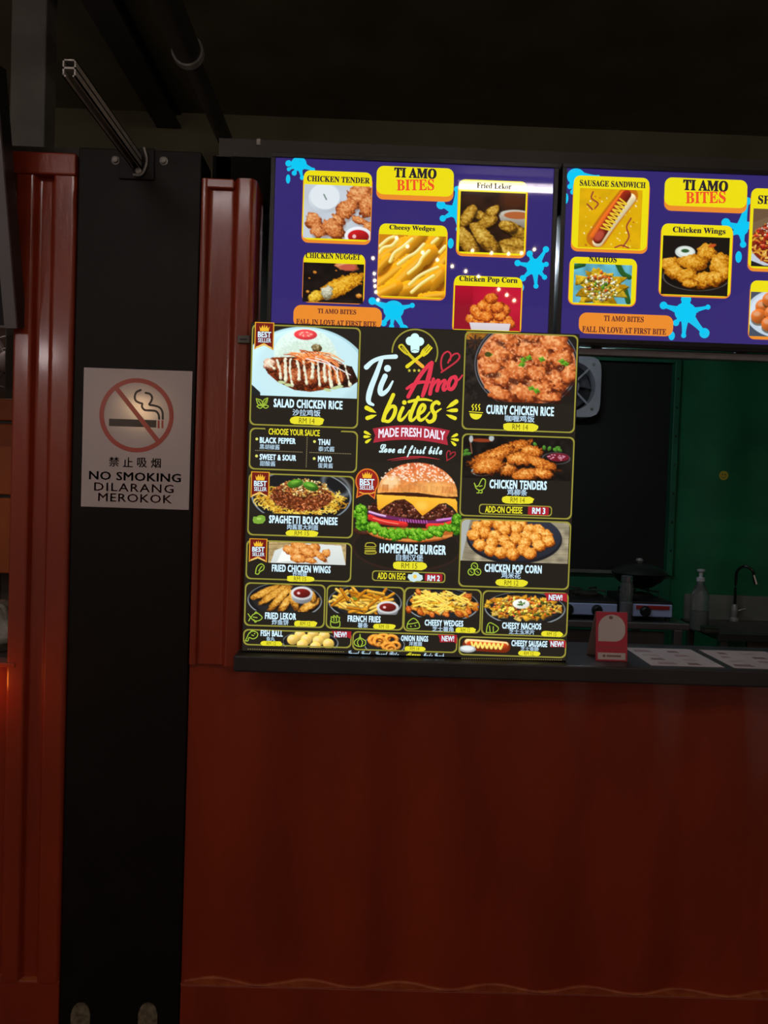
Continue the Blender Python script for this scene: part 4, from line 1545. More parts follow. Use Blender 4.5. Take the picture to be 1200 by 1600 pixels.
def badge(par, x0, y0, x1, y1):
    """best seller ribbon with crown"""
    k = (x1 - x0) / 30.0
    ax, az = x0, y0
    def L(pts):
        return PM.local(x0, y0, [(a_ * k, b_ * (y1 - y0) / 43.0) for a_, b_ in pts])
    GO = emit((226, 160, 40))
    DR = emit((116, 26, 22))
    o = PM.flat('best_seller_badge', [L([(0, 0), (30, 0), (30, 43), (24, 40), (15, 35), (6, 39), (0, 43)])], GO, par, 5)
    PM.flat('badge_field', [L([(1.6, 1.4), (28.4, 1.4), (28.4, 40), (23, 37), (15, 32), (7, 36), (1.6, 40)])], DR, par, 6)
    PM.flat('badge_crown', [L([(7, 6), (9.5, 10), (12, 4.5), (14, 9.5), (15, 3), (16.5, 9.5), (18.5, 4.5), (20.5, 10), (23, 6), (21.5, 14), (8.5, 14)])], emit((246, 190, 50)), par, 7)
    cx_, cy_ = x0 + 15 * k, y0
    sy = (y1 - y0) / 43.0
    PM.text('badge_lettering', 'BEST', x0 + 15 * k, y0 + 20 * sy, 20 * k, 8.5 * sy, WHT, par, 7, bold=.032)
    PM.text('badge_lettering', 'SELLER', x0 + 15 * k, y0 + 29 * sy, 20 * k, 6.5 * sy, WHT, par, 7, bold=.014)
    PM.flat('badge_ribbon', [L([(3, 38), (9, 36), (13, 33.4), (15, 34.6), (17, 33.4), (21, 36), (27, 38.4), (27, 41), (20, 38), (15, 36), (10, 38), (3, 41)])], emit((240, 200, 110)), par, 7)


def pic(par, fn, x0, y0, x1, y1, layer=1):
    return PM.picture('dish_photo', fn(x1 - x0, y1 - y0), x0, y0, x1, y1, PHOTO, par, layer)


# --- salad chicken rice
t = tile(394, 506, 559, 670)
pic(t, food_salad_rice, 396, 508, 557.5, 623)
badge(t, 398.6, 503.2, 428.5, 546)
dish(t, 'SALAD CHICKEN RICE', 481.5, 631.5, 106, 12.5, '沙拉鸡饭', 479, 645, 43, 10, 'RM 14', 479.5, 657.5, 50, 13)
strokes(t, 'leaf_icon', [ic(409.5, 630, q) for q in ([(-9, -7), (-1, -4), (2, 4), (-6, 2), (-9, -7)], [(9, -8), (3, -5), (1, 3), (7, 0), (9, -8)], [(-8, 5), (-2, 2), (1, 5), (-3, 8), (-8, 5)], [(2, 6), (5, 3), (10, 5), (6, 8), (2, 6)], [(-6, -4), (0, 3)], [(7, -5), (2, 3)])], 1.5, OLIVE)
# --- sauces
t = tile(390.5, 668, 557.5, 739, gap=(414, 534))
PM.text('tile_heading', 'CHOOSE YOUR SAUCE', 459.8, 675.5, 79, 9.5, YW, t, 4, bold=.028)
for nm, x, y, w, cn, x2, y2, w2 in (('BLACK PEPPER', 434, 688.5, 55, '黑胡椒酱', 421.5, 698.3, 31), ('SWEET & SOUR', 434.3, 714.8, 56, '甜酸酱', 418.3, 724.3, 24), ('THAI', 506.5, 690.8, 18, '泰式酱', 510, 701.6, 25), ('MAYO', 507.7, 717.3, 21, '蛋黄酱', 508.5, 727.6, 23)):
    PM.text('sauce_name', nm, x, y, w, 8.6, WHT, t, 4, bold=.046, space=1.08)
    PM.text('sauce_name', cn, x2, y2, w2, 8, PALE, t, 4, bold=.01)
for x, y in ((401.4, 686), (401, 712.5), (491.5, 690), (491, 716.5)):
    PM.flat('bullet', [PM.local(x, y, arc(0, 0, 2.2, 2.2, 0, 345, 12))], emit((226, 226, 110)), t, 4)
dots = []
for (xa, ya), (xb, yb_) in (((399.7, 703.8), (474.4, 706.6)), ((484.5, 707), (550.5, 709.3)), ((480, 684), (478.4, 732.2))):
    n = int(math.hypot(xb - xa, yb_ - ya) / 2.6)
    for i in range(n):
        dots.append(PM.local(xa + (xb - xa) * i / n, ya + (yb_ - ya) * i / n, [(-.7, -.6), (.7, -.6), (.7, .6), (-.7, .6)]))
PM.flat('dotted_rules', dots, emit((150, 140, 100)), t, 4)['kind'] = 'stuff'
# --- spaghetti
t = tile(389, 738.5, 551, 841.5)
pic(t, food_spaghetti, 391, 740.5, 549.5, 806)
badge(t, 392.7, 736.5, 421.5, 777.5)
dish(t, 'SPAGHETTI BOLOGNESE', 474, 812.8, 106, 11.5, '肉酱意大利面', 473, 823.5, 48, 8.5, 'RM 15', 471.8, 833.2, 47, 10)
PM.flat('tomato_icon', [PM.local(405, 811.5, [(-10, 2), (-9, -4), (-4, -4), (-1, -6), (4, -7), (9, -5), (10, 1), (6, 6), (-2, 7), (-8, 6)])], emit((128, 172, 60)), t, 4)
PM.flat('icon_mark', [PM.local(405, 811.5, arc(0, -1, 4, 2, 0, 345, 12))], emit((170, 210, 90)), t, 5)
# --- fried chicken wings
t = tile(385.3, 843, 548.5, 910)
pic(t, food_wings_board, 420, 845.5, 540, 883)
badge(t, 390, 841, 418, 878)
dish(t, 'FRIED CHICKEN WINGS', 470.8, 888.7, 91, 10.5, '炸鸡翅', 468.5, 897, 22, 6.5, 'RM 15', 469, 904.5, 40, 9.5)
strokes(t, 'wing_icon', [ic(405.5, 889, [(-6, 5), (-4, -3), (2, -8), (7, -5), (6, 1), (1, 4), (-2, 8), (-6, 7), (-6, 5)]), ic(405.5, 889, [(-1, 3), (2, -2), (4, -4)])], 1.6, OLIVE)
# --- lower row
t = tile(383, 909.5, 507, 981.5)
pic(t, food_lekor, 385, 911.5, 505.5, 957)
dish(t, 'FRIED LEKOR', 438.5, 962.5, 48, 10, '炸鱼饼', 438, 972, 26, 8.5, 'RM 12', 477, 974.3, 33, 9.5)
strokes(t, 'fish_icon', [ic(398.8, 964, q) for q in ([(-11, -5), (-7, 0), (-3, -4), (3, -6), (8, -3), (11, 1), (7, 5), (1, 6), (-4, 4), (-7, 1), (-10, 6)], [(-1, -5), (1, -8), (4, -6)], [(-2, 4), (0, 8), (3, 6)], [(-3, 0), (3, 1)])], 1.5, OLIVE)
t = tile(510.6, 913.5, 630, 985.5)
pic(t, food_fries, 512.5, 915.5, 628.5, 961)
dish(t, 'FRENCH FRIES', 569, 967, 51, 9.5, '薯条', 567, 976.8, 16, 8, 'RM 10', 600, 979, 32, 9)
strokes(t, 'fries_icon', [ic(523.7, 970.5, q) for q in ([(-7, -1), (-6, 8), (6, 9), (7, 0), (3, 2), (-3, 2), (-7, -1)], [(-6, -2), (-6, -7), (-3, -6), (-2, -9), (1, -6), (3, -9), (5, -6), (7, -6), (6, -1)], [(-2, -6), (-2, 0)], [(2, -6), (2, 0)])], 1.5, OLIVE)
t = tile(632, 917, 750.5, 990)
pic(t, food_wedges_menu, 634, 919, 749, 967)
dish(t, 'CHEESY WEDGES', 693.7, 973.5, 60, 9, '芝士薯角', 691.8, 982.8, 33, 8, 'RM 12', 727, 984.5, 30, 9)
CH = ([(-9, 0), (-6, -5), (1, -9), (8, -3), (9, 6), (-8, 7), (-9, 0)], [(-9, 0), (0, -1), (8, -3)], [(-4, 3), (-3, 4)], [(3, 2), (4, 3)])
strokes(t, 'cheese_icon', [ic(645.4, 975, q) for q in CH], 1.5, OLIVE)
t = tile(754, 922, 886, 996)
pic(t, food_nachos_menu, 756, 924.5, 884.5, 973)
dish(t, 'CHEESY NACHOS', 815, 978, 61, 9.5, '芝士玉米片', 815, 987, 40, 8, 'RM 15', 861.7, 990.5, 31, 9)
strokes(t, 'cheese_icon', [ic(768.6, 981, q) for q in ([(-9, 7), (-7, -4), (-2, -8), (10, 0), (4, 7), (-9, 7)], [(-4, -3), (-3, 6)], [(2, -2), (2, 6)])], 1.5, OLIVE)
new_flag(t, 850, 926, 885.5, 941, 867.7, 933.4, 21)
t = tile(380.3, 982.5, 549, 1013)
pic(t, food_fishball, 443, 984.5, 531, 1013)
dish(t, 'FISH BALL', 424.7, 989.5, 34, 9, '鱼丸', 423, 998, 13, 6.5, 'RM 12', 424, 1005.2, 30, 8)
strokes(t, 'fish_icon', [ic(393.5, 993, q) for q in ([(-10, 8), (-7, 2), (-4, -4), (2, -7), (9, -4), (8, 2), (2, 5), (-4, 3), (-6, 8), (-10, 8)], [(-3, -4), (0, -8), (4, -7)], [(0, -1), (3, 0)], [(4, -3), (5, -3)])], 1.5, OLIVE)
new_flag(t, 518.5, 985.5, 548.5, 998, 532, 991.2, 19)
t = tile(551, 986, 714, 1020.5)
pic(t, food_onion, 571, 988, 632, 1018.5)
dish(t, 'ONION RINGS', 647.8, 997.5, 42, 8.5, '洋葱圈', 649, 1005.8, 20, 6.5, 'RM 14', 647.8, 1013.3, 30, 8)
strokes(t, 'onion_icon', [ic(562.5, 1001, q) for q in ([(0, -10), (-1, -5), (-8, 0), (-8, 6), (0, 9), (8, 6), (8, 0), (1, -5), (0, -10)], [(0, -4), (-4, 2), (-2, 8)], [(0, -4), (4, 2), (2, 8)])], 1.5, OLIVE)
new_flag(t, 684, 991, 713.5, 1005.5, 699.7, 997.5, 19)
t = tile(717, 993.5, 884, 1028.5)
pic(t, food_sausage, 719, 996, 797, 1023)
dish(t, 'CHEESY SAUSAGE', 827, 1005.5, 56, 9, '芝士香肠', 827.3, 1013.5, 28, 6.5, 'RM 12', 826, 1020.8, 31, 8)
new_flag(t, 857, 1000, 883.5, 1013, 870, 1006, 20)
# --- right column
t = tile(719.5, 809.5, 888.5, 922)
pic(t, food_popcorn_menu, 721.5, 811.5, 887, 881)
dish(t, 'CHICKEN POP CORN', 801.7, 888.5, 89, 12, '鸡米花', 798.3, 899, 30, 9.5, 'RM 12', 798.8, 910.5, 46, 12)
strokes(t, 'popcorn_icon', [ic(741.3, 889.5, [(a_ + 5 * math.cos(u * .7), b_ + 5 * math.sin(u * .7)) for u in range(10)]) for a_, b_ in ((0, -5), (-5, 4), (5, 4))], 1.6, OLIVE)
PM.flat('icon_mark', [PM.local(741.3, 889.5, arc(a_, b_, 1, 1, 0, 330, 8)) for a_, b_ in ((-1, -6), (1, -4), (-6, 3), (-4, 5), (4, 3), (6, 5))], OLIVE, t, 4)
t = tile(722, 677, 893, 812)
pic(t, food_tenders_dark, 724.5, 680, 891, 752)
dish(t, 'CHICKEN TENDERS', 809.5, 757.5, 89, 13, '鸡柳条', 808, 769.3, 31, 10, 'RM 14', 808.5, 781.3, 47, 12)
strokes(t, 'chicken_icon', [ic(750, 758, q) for q in ([(-9, -3), (-6, 2), (-2, 0), (1, -6), (4, -10), (8, -8), (8, -2), (6, 5), (0, 8), (-6, 5), (-9, -3)], [(-2, 8), (-2, 12), (-5, 12)], [(3, 8), (3, 12), (0, 12)], [(-1, 2), (3, 1)])], 1.6, OLIVE)
bxr = PM.ring('add_on_box', 748.5, 787, 862, 807, 5, 1.7, LINE, t, 3)
PM.text('add_on_lettering', 'ADD-ON CHEESE', 787, 796.5, 58, 10, YW, t, 4, bold=.028)
PM.flat('price_box', [PM.rrect(825, 791, 857, 805.5, 2)], REDP, t, 4)
PM.text('price_lettering', 'RM 3', 841.5, 798.2, 20, 9.5, WHT, t, 5, bold=.032)
t = tile(726.5, 517.5, 897.5, 677)
pic(t, food_curry, 729, 517.5, 898, 632)
dish(t, 'CURRY CHICKEN RICE', 812.5, 641.5, 105, 13.5, '咖喱鸡饭', 811.8, 654.3, 46, 10, 'RM 14', 812.5, 667.5, 51, 13)
PM.flat('bowl_icon', [PM.local(743.5, 646, [(-10, 0), (10, 1)] + arc(0, 0.5, 9.5, 9, 10, 170, 12)), PM.local(743.5, 646, [(-11, -3), (11, -2), (11, -.8), (-11, -1.8)])], YW, t, 4)
strokes(t, 'steam_icon', [ic(743.5 + d, 638, [(1, -6), (-1, -3), (1, 0), (0, 3)]) for d in (-5, 0, 5)], 1.7, YW)
# --- burger
bp = PM.picture('burger_photo', food_burger(165, 176), 553, 719, 718, 895, PHOTO, lb, 1)
PM.text('dish_name', 'HOMEMADE BURGER', 645, 858, 103, 14, WHT, bp, 4, bold=.046, space=1.1)
PM.text('dish_name', '自制汉堡', 640, 871.3, 42, 10.5, PALE, bp, 4, bold=.015)
PM.flat('price_brush', [PM.local(640, 884, brush(0, 0, 50, 13, 7))], YW, bp, 4)
PM.text('price_lettering', 'RM 15', 639.5, 884, 25, 8.6, BRN, bp, 5)
strokes(bp, 'burger_icon', [ic(578.5, 857, q) for q in ([(-8, -3), (-6, -8), (0, -9), (6, -8), (8, -3), (-8, -3)], [(-8, 0), (8, 0)], [(-8, 3), (8, 3)], [(-8, 5), (-7, 8), (7, 8), (8, 5), (-8, 5)])], 1.7, emit((170, 160, 50)))
PM.ring('add_on_box', 581.5, 891, 695.5, 911, 5, 1.7, LINE, bp, 3)
PM.text('add_on_lettering', 'ADD ON EGG', 611.6, 900, 43, 10, YW, bp, 4, bold=.028)
PM.flat('egg_icon', [PM.local(648.8, 901.5, [(-12, 1), (-11, -4), (-6, -4), (-2, -8), (4, -7), (7, -4), (11, -3), (12, 3), (8, 6), (2, 6), (-2, 8), (-8, 6)])], emit((206, 232, 236)), bp, 4)
PM.flat('egg_yolk', [PM.local(648.8, 901.5, arc(-.5, -.8, 3.2, 3.2, 0, 345, 14))], emit((246, 206, 90)), bp, 5)
PM.flat('price_box', [PM.rrect(664, 896, 691, 908.5, 2)], REDP, bp, 4)
PM.text('price_lettering', 'RM 2', 677.5, 903.2, 19, 8.5, WHT, bp, 5, bold=.032)
# round best seller badge
GOb = emit((226, 120, 40))
bd = PM.flat('best_seller_badge', [PM.local(573.7, 752, arc(0, 0, 18.5, 20, 0, 350, 36)), PM.local(573.7, 752, [(-15, 10), (-16.5, 27), (-4, 21), (2, 20), (13, 28), (15, 10)])], GOb, lb, 5)
PM.flat('badge_field', [PM.local(573.7, 752, arc(0, 0, 16.5, 18, 0, 350, 36)), PM.local(573.7, 752, [(-13, 8), (-14, 24), (-4, 19), (2, 18), (11.5, 25), (13, 8)])], emit((150, 36, 30)), bd, 6)
PM.flat('badge_crown', [PM.local(573.7, 742, [(-8, -3), (-5, 1), (-3, -4), (-1, 0), (0, -6), (1.5, 0), (3.5, -4), (5, 1), (8, -3), (6.5, 5), (-6.5, 5)])], emit((246, 190, 50)), bd, 7)
PM.text('badge_lettering', 'BEST', 573.5, 753.2, 22, 9.5, WHT, bd, 7, bold=.032)
PM.text('badge_lettering', 'SELLER', 573.3, 761.8, 22, 6.5, WHT, bd, 7, bold=.014)
PM.flat('badge_ribbon', PM.ribbon([(562, 769), (568, 771), (574, 771), (580, 771), (585, 769)], 2), emit((236, 160, 60)), bd, 7)

# --- brand logo
def lg(pts):
    return [(550 + x * .15, 500 + y * .15) for x, y in pts]


ringpts = [(655 + 236 * math.cos(math.radians(a_)), 335 - 236 * math.sin(math.radians(a_))) for a_ in range(180, -26, -6)]
logo = PM.flat('brand_logo', PM.ribbon(lg(ringpts), 2.3, n=2), LINE, lb, 2)
hat = []
for x, y, r in ((655, 185, 46), (605, 220, 46), (705, 225, 46), (655, 225, 50)):
    hat.append([PM.p(*q) for q in lg(arc(x, y, r, r, 0, 350, 24))])
hat.append([PM.p(*q) for q in lg([(608, 240), (705, 240), (700, 320), (690, 338), (655, 345), (622, 338), (612, 320)])])
PM.flat('chef_hat', hat, emit((206, 244, 240), 1.1), logo, 3)
PM.flat('hat_band', PM.ribbon(lg([(618, 322), (655, 312), (698, 322)]), .7), emit((60, 90, 90)), logo, 4)
SPY = emit((214, 196, 40))
PM.flat('spatula', PM.ribbon(lg([(590, 355), (660, 425)]), 4.6) + PM.ribbon(lg([(500, 262), (492, 285), (540, 335), (580, 360), (590, 345), (560, 305), (525, 262), (500, 262)]), 2.8) + PM.ribbon(lg([(520, 285), (565, 340)]), 1.2), SPY, logo, 3)
PM.flat('spatula_handle', PM.ribbon(lg([(670, 430), (735, 485)]), 5.5), emit((240, 180, 60)), logo, 3)
fk = [[PM.p(*q) for q in lg([(795, 250), (840, 292), (790, 355), (745, 385), (710, 350), (730, 310)])]]
PM.flat('fork', PM.ribbon(lg([(725, 365), (650, 425), (575, 485)]), [4.5, 4.5, 6]) + fk, emit((232, 216, 40)), logo, 4)
PM.flat('fork_slots', PM.ribbon(lg([(805, 265), (758, 322)]), .9) + PM.ribbon(lg([(822, 282), (772, 340)]), .9) + PM.ribbon(lg([(783, 268), (745, 312)]), .7), emit((90, 84, 20)), logo, 5)
for x in (597, 650, 697):
    st_ = [(x + (20 if k % 2 == 0 else 9) * math.sin(k * math.pi / 5), 527 - (20 if k % 2 == 0 else 9) * math.cos(k * math.pi / 5)) for k in range(10)]
    PM.flat('star', [[PM.p(*q) for q in lg(st_)]], emit((210, 200, 70)), logo, 3)
WL = emit((206, 236, 240), 1.1)
PM.flat('hand_lettering', PM.ribbon(lg([(150, 492), (220, 430), (320, 392), (455, 382)]), [8, 6.5, 6, 7]) + PM.ribbon(lg([(310, 405), (255, 560), (200, 700), (172, 810), (180, 860), (220, 884)]), [6, 8, 9, 7, 4]), WL, logo, 3)
PM.flat('hand_lettering', PM.ribbon(lg([(345, 585), (300, 690), (295, 750), (320, 768), (375, 725), (424, 640)]), [8, 8, 8.5, 6, 3]) + [[PM.p(*q) for q in lg(arc(370, 505, 36, 36, 0, 345, 20))]], WL, logo, 3)
RL = emit((226, 56, 78), 1.0)
PM.flat('hand_lettering', PM.ribbon(lg([(585, 800), (690, 610), (780, 490), (830, 445)]), [6, 6.5, 6, 6]) + PM.ribbon(lg([(832, 448), (800, 590), (760, 720), (735, 790)]), [6, 7.5, 7, 5.5]) + PM.ribbon(lg([(572, 715), (640, 670), (720, 648), (810, 648)]), [4.5, 5, 5, 4]), RL, logo, 3)
PM.flat('hand_lettering', PM.ribbon(lg([(848, 615), (825, 700), (812, 770)]), [5, 6, 6]) + PM.ribbon(lg([(820, 730), (860, 660), (895, 628), (905, 650), (885, 735)]), [3, 4, 5, 6, 6]) + PM.ribbon(lg([(890, 715), (930, 650), (962, 628), (970, 650), (950, 705), (960, 732), (1000, 700)]), [3, 4, 5, 6, 5, 3]), RL, logo, 3)
PM.flat('hand_lettering', PM.ribbon(lg([(1070, 590), (1030, 610), (1005, 665), (1010, 715), (1045, 715), (1080, 660), (1085, 605), (1068, 590), (1085, 630), (1115, 620), (1150, 575)]), [5, 6, 6, 6, 5, 5, 3, 2]), RL, logo, 3)
PM.flat('heart_outline', PM.ribbon(lg([(930, 545), (1010, 490), (1090, 430), (1120, 385), (1100, 350), (1055, 362), (1020, 405), (1000, 445)]), 2.7) + PM.ribbon(lg([(1022, 420), (1028, 360), (995, 330), (950, 360), (928, 425), (930, 490), (945, 535)]), 2.7), emit((196, 50, 66)), logo, 3)
PM.flat('hand_lettering', PM.ribbon(lg([(430, 780), (385, 880), (350, 960), (325, 1045)]), [6, 6, 6, 6.5]) + PM.ribbon(lg([(345, 990), (395, 915), (435, 900), (452, 935), (430, 1005), (385, 1055), (335, 1050)]), [4, 5, 6, 6, 5, 5]), YW, logo, 3)
PM.flat('hand_lettering', PM.ribbon(lg([(530, 915), (500, 980), (490, 1030), (515, 1042), (560, 1000), (600, 940)]), [5.5, 6, 6, 5, 3, 2]) + [[PM.p(*q) for q in lg(arc(545, 860, 24, 24, 0, 340, 16))]], YW, logo, 3)
PM.flat('hand_lettering', PM.ribbon(lg([(690, 805), (645, 900), (610, 990), (610, 1040), (640, 1040), (690, 985)]), [5, 6, 6.5, 6, 4, 3]) + PM.ribbon(lg([(592, 852), (680, 832), (760, 828), (830, 842)]), [4.5, 4.5, 4, 2.5]), YW, logo, 3)
PM.flat('hand_lettering', PM.ribbon(lg([(690, 990), (745, 945), (758, 900), (730, 885), (697, 945), (690, 1010), (715, 1045), (765, 1015), (810, 960)]), [4, 4.5, 5, 5, 6, 6, 5, 3.5, 2.5]), YW, logo, 3)
PM.flat('hand_lettering', PM.ribbon(lg([(905, 870), (880, 855), (840, 885), (835, 935), (862, 985), (850, 1040), (805, 1062), (778, 1040)]), [5.5, 5.5, 5.5, 6, 6.5, 6, 5.5, 4]) + PM.ribbon(lg([(850, 985), (890, 950), (928, 925)]), [3, 3.5, 2]), YW, logo, 3)
for p0, p1, w in (((152, 915), (250, 965), 7), ((160, 1022), (255, 990), 6.5), ((1085, 850), (985, 918), 7), ((1085, 940), (985, 946), 6), ((1072, 1024), (980, 986), 6), ((137, 1168), (198, 1198), 4.5), ((133, 1216), (190, 1216), 4.5), ((150, 1272), (200, 1238), 4.5), ((1090, 1195), (1034, 1220), 4.5), ((1098, 1250), (1030, 1240), 4.5), ((1072, 1300), (1030, 1262), 4.5)):
    PM.flat('splash_drop', PM.ribbon(lg([p0, p1]), [w, w * .9, .6], n=6), YW, logo, 3)
top = [(215 + 805 * i / 16, 1132 + 20 * i / 16 - 44 * (1 - ((i - 8) / 8) ** 2)) for i in range(17)]
bot = [(1000 - 780 * i / 16, 1305 - 25 * i / 16 - 44 * (1 - ((i - 8) / 8) ** 2)) for i in range(17)]
PM.flat('ribbon_banner', [[PM.p(*q) for q in lg(top + [(985, 1225)] + bot + [(242, 1205)])]], emit((176, 46, 62)), logo, 3)
PM.text('banner_lettering', 'MADE FRESH DAILY', 643.3, 679.3, 103, 13.5, emit((236, 226, 240), 1.1), logo, 4, bold=.03, bend=3.8)
PM.text('slogan_lettering', script('Love at first bite'), 641.5, 705, 98, 18.5, WL, logo, 4, bold=.024)
PM.flat('swoosh', PM.ribbon(lg([(370, 1458), (560, 1430), (740, 1428), (912, 1452)]), [.6, 2.2, 2.2, .6]) + PM.ribbon(lg([(410, 1468), (560, 1448), (700, 1440)]), [.4, 1.4, .5]), emit((186, 50, 60)), logo, 3)
PM.flat('heart_outline', PM.ribbon(lg([(985, 1465), (1030, 1440), (1072, 1405), (1072, 1378), (1045, 1380), (1022, 1405)]), 1.6) + PM.ribbon(lg([(1025, 1400), (1020, 1368), (1000, 1365), (985, 1400), (990, 1455)]), 1.6), emit((170, 44, 56)), logo, 3)
# --- last line of print, cut by the lower edge
for s_, x, w in (('Great Food', 562, 35), ('Great Bite', 605, 36), ('Always', 646, 22), ('Made Fresh', 677, 34)):
    PM.text('slogan_lettering', script(s_), x, 1020.2 + (x - 562) * .03, w, 7, PALE if s_ != 'Always' else YW, lb, 3, bold=.015, clip_below=PM.p(x, 1021.5 + (x - 562) * .03)[1])
dots = []
for xa, ya, xb, yb_ in ((388, 1014, 540, 1018.5), (722, 1028.5, 880, 1031.2)):
    n = int((xb - xa) / 3.4)
    dots += [PM.local(xa + (xb - xa) * i / n, ya + (yb_ - ya) * i / n, [(-.9, -.6), (.9, -.6), (.9, .6), (-.9, .6)]) for i in range(n)]
PM.flat('dotted_rule', dots, emit((140, 124, 70)), lb, 3)['kind'] = 'stuff'

# ------------------------------------------------------------------ things on the counter
ZC = 1.0765
# payment card stand
a, b = at(925, 957, -.02), at(981, 1035, -.02)
PK = mat('pink_red_card', (0.62, 0.05, 0.09), .35)
CW = mat('card_white_print', (0.72, 0.66, 0.64), .4)
CG = mat('card_grey_print', (0.30, 0.16, 0.17), .4)
x0, x1 = at(931, 1030, -.02)[0], at(980, 1034, -.02)[0]
ztop = at(950, 957, -.02)[2]
qs = thing('payment_stand', ((x0 + x1) / 2, -.01, ZC), 'small red and white payment stand card on the counter beside the menu lightbox', 'card stand')
MB().add([(x0, -.02, ZC), (x1, -.02, ZC), (x1 - .002, -.012, ztop), (x0 - .002, -.012, ztop), (x0, -.017, ZC), (x1, -.017, ZC), (x1 - .002, -.009, ztop), (x0 - .002, -.009, ztop)],
         [(0, 1, 2, 3), (4, 7, 6, 5), (0, 4, 5, 1), (3, 2, 6, 7), (0, 3, 7, 4), (1, 5, 6, 2)]).build('front_card', PK, qs)
MB().add([(x0 - .004, .055, ZC), (x1 - .004, .055, ZC), (x1 - .002, -.008, ztop), (x0 - .002, -.008, ztop), (x0 - .004, .058, ZC), (x1 - .004, .058, ZC), (x1 - .002, -.005, ztop), (x0 - .002, -.005, ztop)],
         [(0, 1, 2, 3), (4, 7, 6, 5), (0, 4, 5, 1), (3, 2, 6, 7), (0, 3, 7, 4), (1, 5, 6, 2)]).build('back_card', mat('card_dull_back', (.34, .25, .23), .5), qs)
H = ztop - ZC
Wd = x1 - x0


def cardpt(u, v, d=.0006):          # u across 0-1, v up 0-1 on the leaning front card
    return (x0 + Wd * u - .002 * v, -.02 + .008 * v - d, ZC + H * v)


def cardflat(name, pts, m, d=.0006):
    mk(name, [cardpt(u, v, d) for u, v in pts], [list(range(len(pts)))], m, qs)


pin = [(.93, .42), (.93, .78)]
pin = arc(.5, .68, .43, .27, 0, 180, 16) + [(.07, .40)] + [(.55, .40)] + arc(.6, .62, .33, .22, -90, 0, 8)
cardflat('white_panel', pin, CW)
cardflat('logo_mark', arc(.47, .89, .07, .035, 0, 340, 12), CG, .0010)
cardflat('white_label', [(.06, .03), (.94, .03), (.94, .17), (.06, .17)], CW)
cardflat('label_mark', arc(.26, .105, .05, .03, 0, 340, 10), CG, .0010)
cardflat('label_stripe', [(.34, .085), (.80, .085), (.80, .125), (.34, .125)], CG, .0010)
cardflat('thin_stripe', [(.1, .265), (.9, .265), (.9, .29), (.1, .29)], mat('card_rose_print', (.5, .10, .13), .4), .0010)

# two printed sheets
SHEET = mat('printed_paper', (0.52, 0.42, 0.40), .6, noise=.12, nscale=40)
for k, (px, lab) in enumerate(((((983, 1010.5), (1073.5, 1012), (1131, 1043.5), (1012, 1041)), 'printed menu sheet lying flat on the counter next to the payment stand'),
                               (((1087, 1013), (1186, 1015), (1262, 1047), (1151, 1044)), 'printed menu sheet lying on the counter at the right edge of the photo'))):
    q = [atz(x, y, ZC + .0008) for x, y in px]
    cx_ = sum(p[0] for p in q) / 4
    yf, yb_ = -.062, .165
    xa, xb = q[0][0], q[1][0]
    xl, xr = (q[0][0] + q[3][0]) / 2 - .0, (q[1][0] + q[2][0]) / 2
    sh = thing('menu_sheet', (cx_, .05, ZC), lab, 'paper', 'printed menu sheets on the counter')
    MB().prism_z([(xl - .005, yf), (xr, yf + .004), (xr + .004, yb_), (xl, yb_ - .003)], ZC, ZC + .0012).build('sheet', SHEET, sh)
    r = random.Random(k)
    for i in range(4):
        for j in range(2):
            x = xl + (xr - xl) * (.22 + .42 * j + r.uniform(-.05, .05))
            y = yf + (yb_ - yf) * (.14 + .22 * i)
            w_ = r.uniform(.012, .03)
            MB().prism_z([(x - w_, y - .012), (x + w_, y - .012), (x + w_ * .8, y + .012), (x - w_ * .8, y + .012)], ZC + .0012, ZC + .0015).build('printed_block', mat('faded_print_%d' % ((i + j + k) % 3), [(.34, .20, .19), (.22, .12, .11), (.42, .30, .28)][(i + j + k) % 3], .6), sh)

# ------------------------------------------------------------------ the kitchen inside
YK = 1.35
zt = at(980, 972, YK)[2]
xr = at(1078, 975, YK)[0]
kt = thing('kitchen_table', (.5, YK + .3, .1), 'low steel kitchen table holding the stoves behind the counter', 'table')
MB().box((-.40, YK, zt - .03), (xr, YK + .6, zt), .004).build('table_top', STEEL, kt)
for x in (-.38, at(1060, 1000, YK)[0]):
    for y in (YK + .02, YK + .55):
        MB().box((x - .018, y - .018, 0), (x + .018, y + .018, zt - .03), .003).build('leg', STEEL, kt)
MB().box((-.36, YK + .05, .25), (at(1045, 1000, YK)[0], YK + .07, zt - .05), .003).build('front_sheet', mat('dull_steel_sheet', (.22, .22, .23), .45, metal=.6, noise=.3, nscale=6), kt)


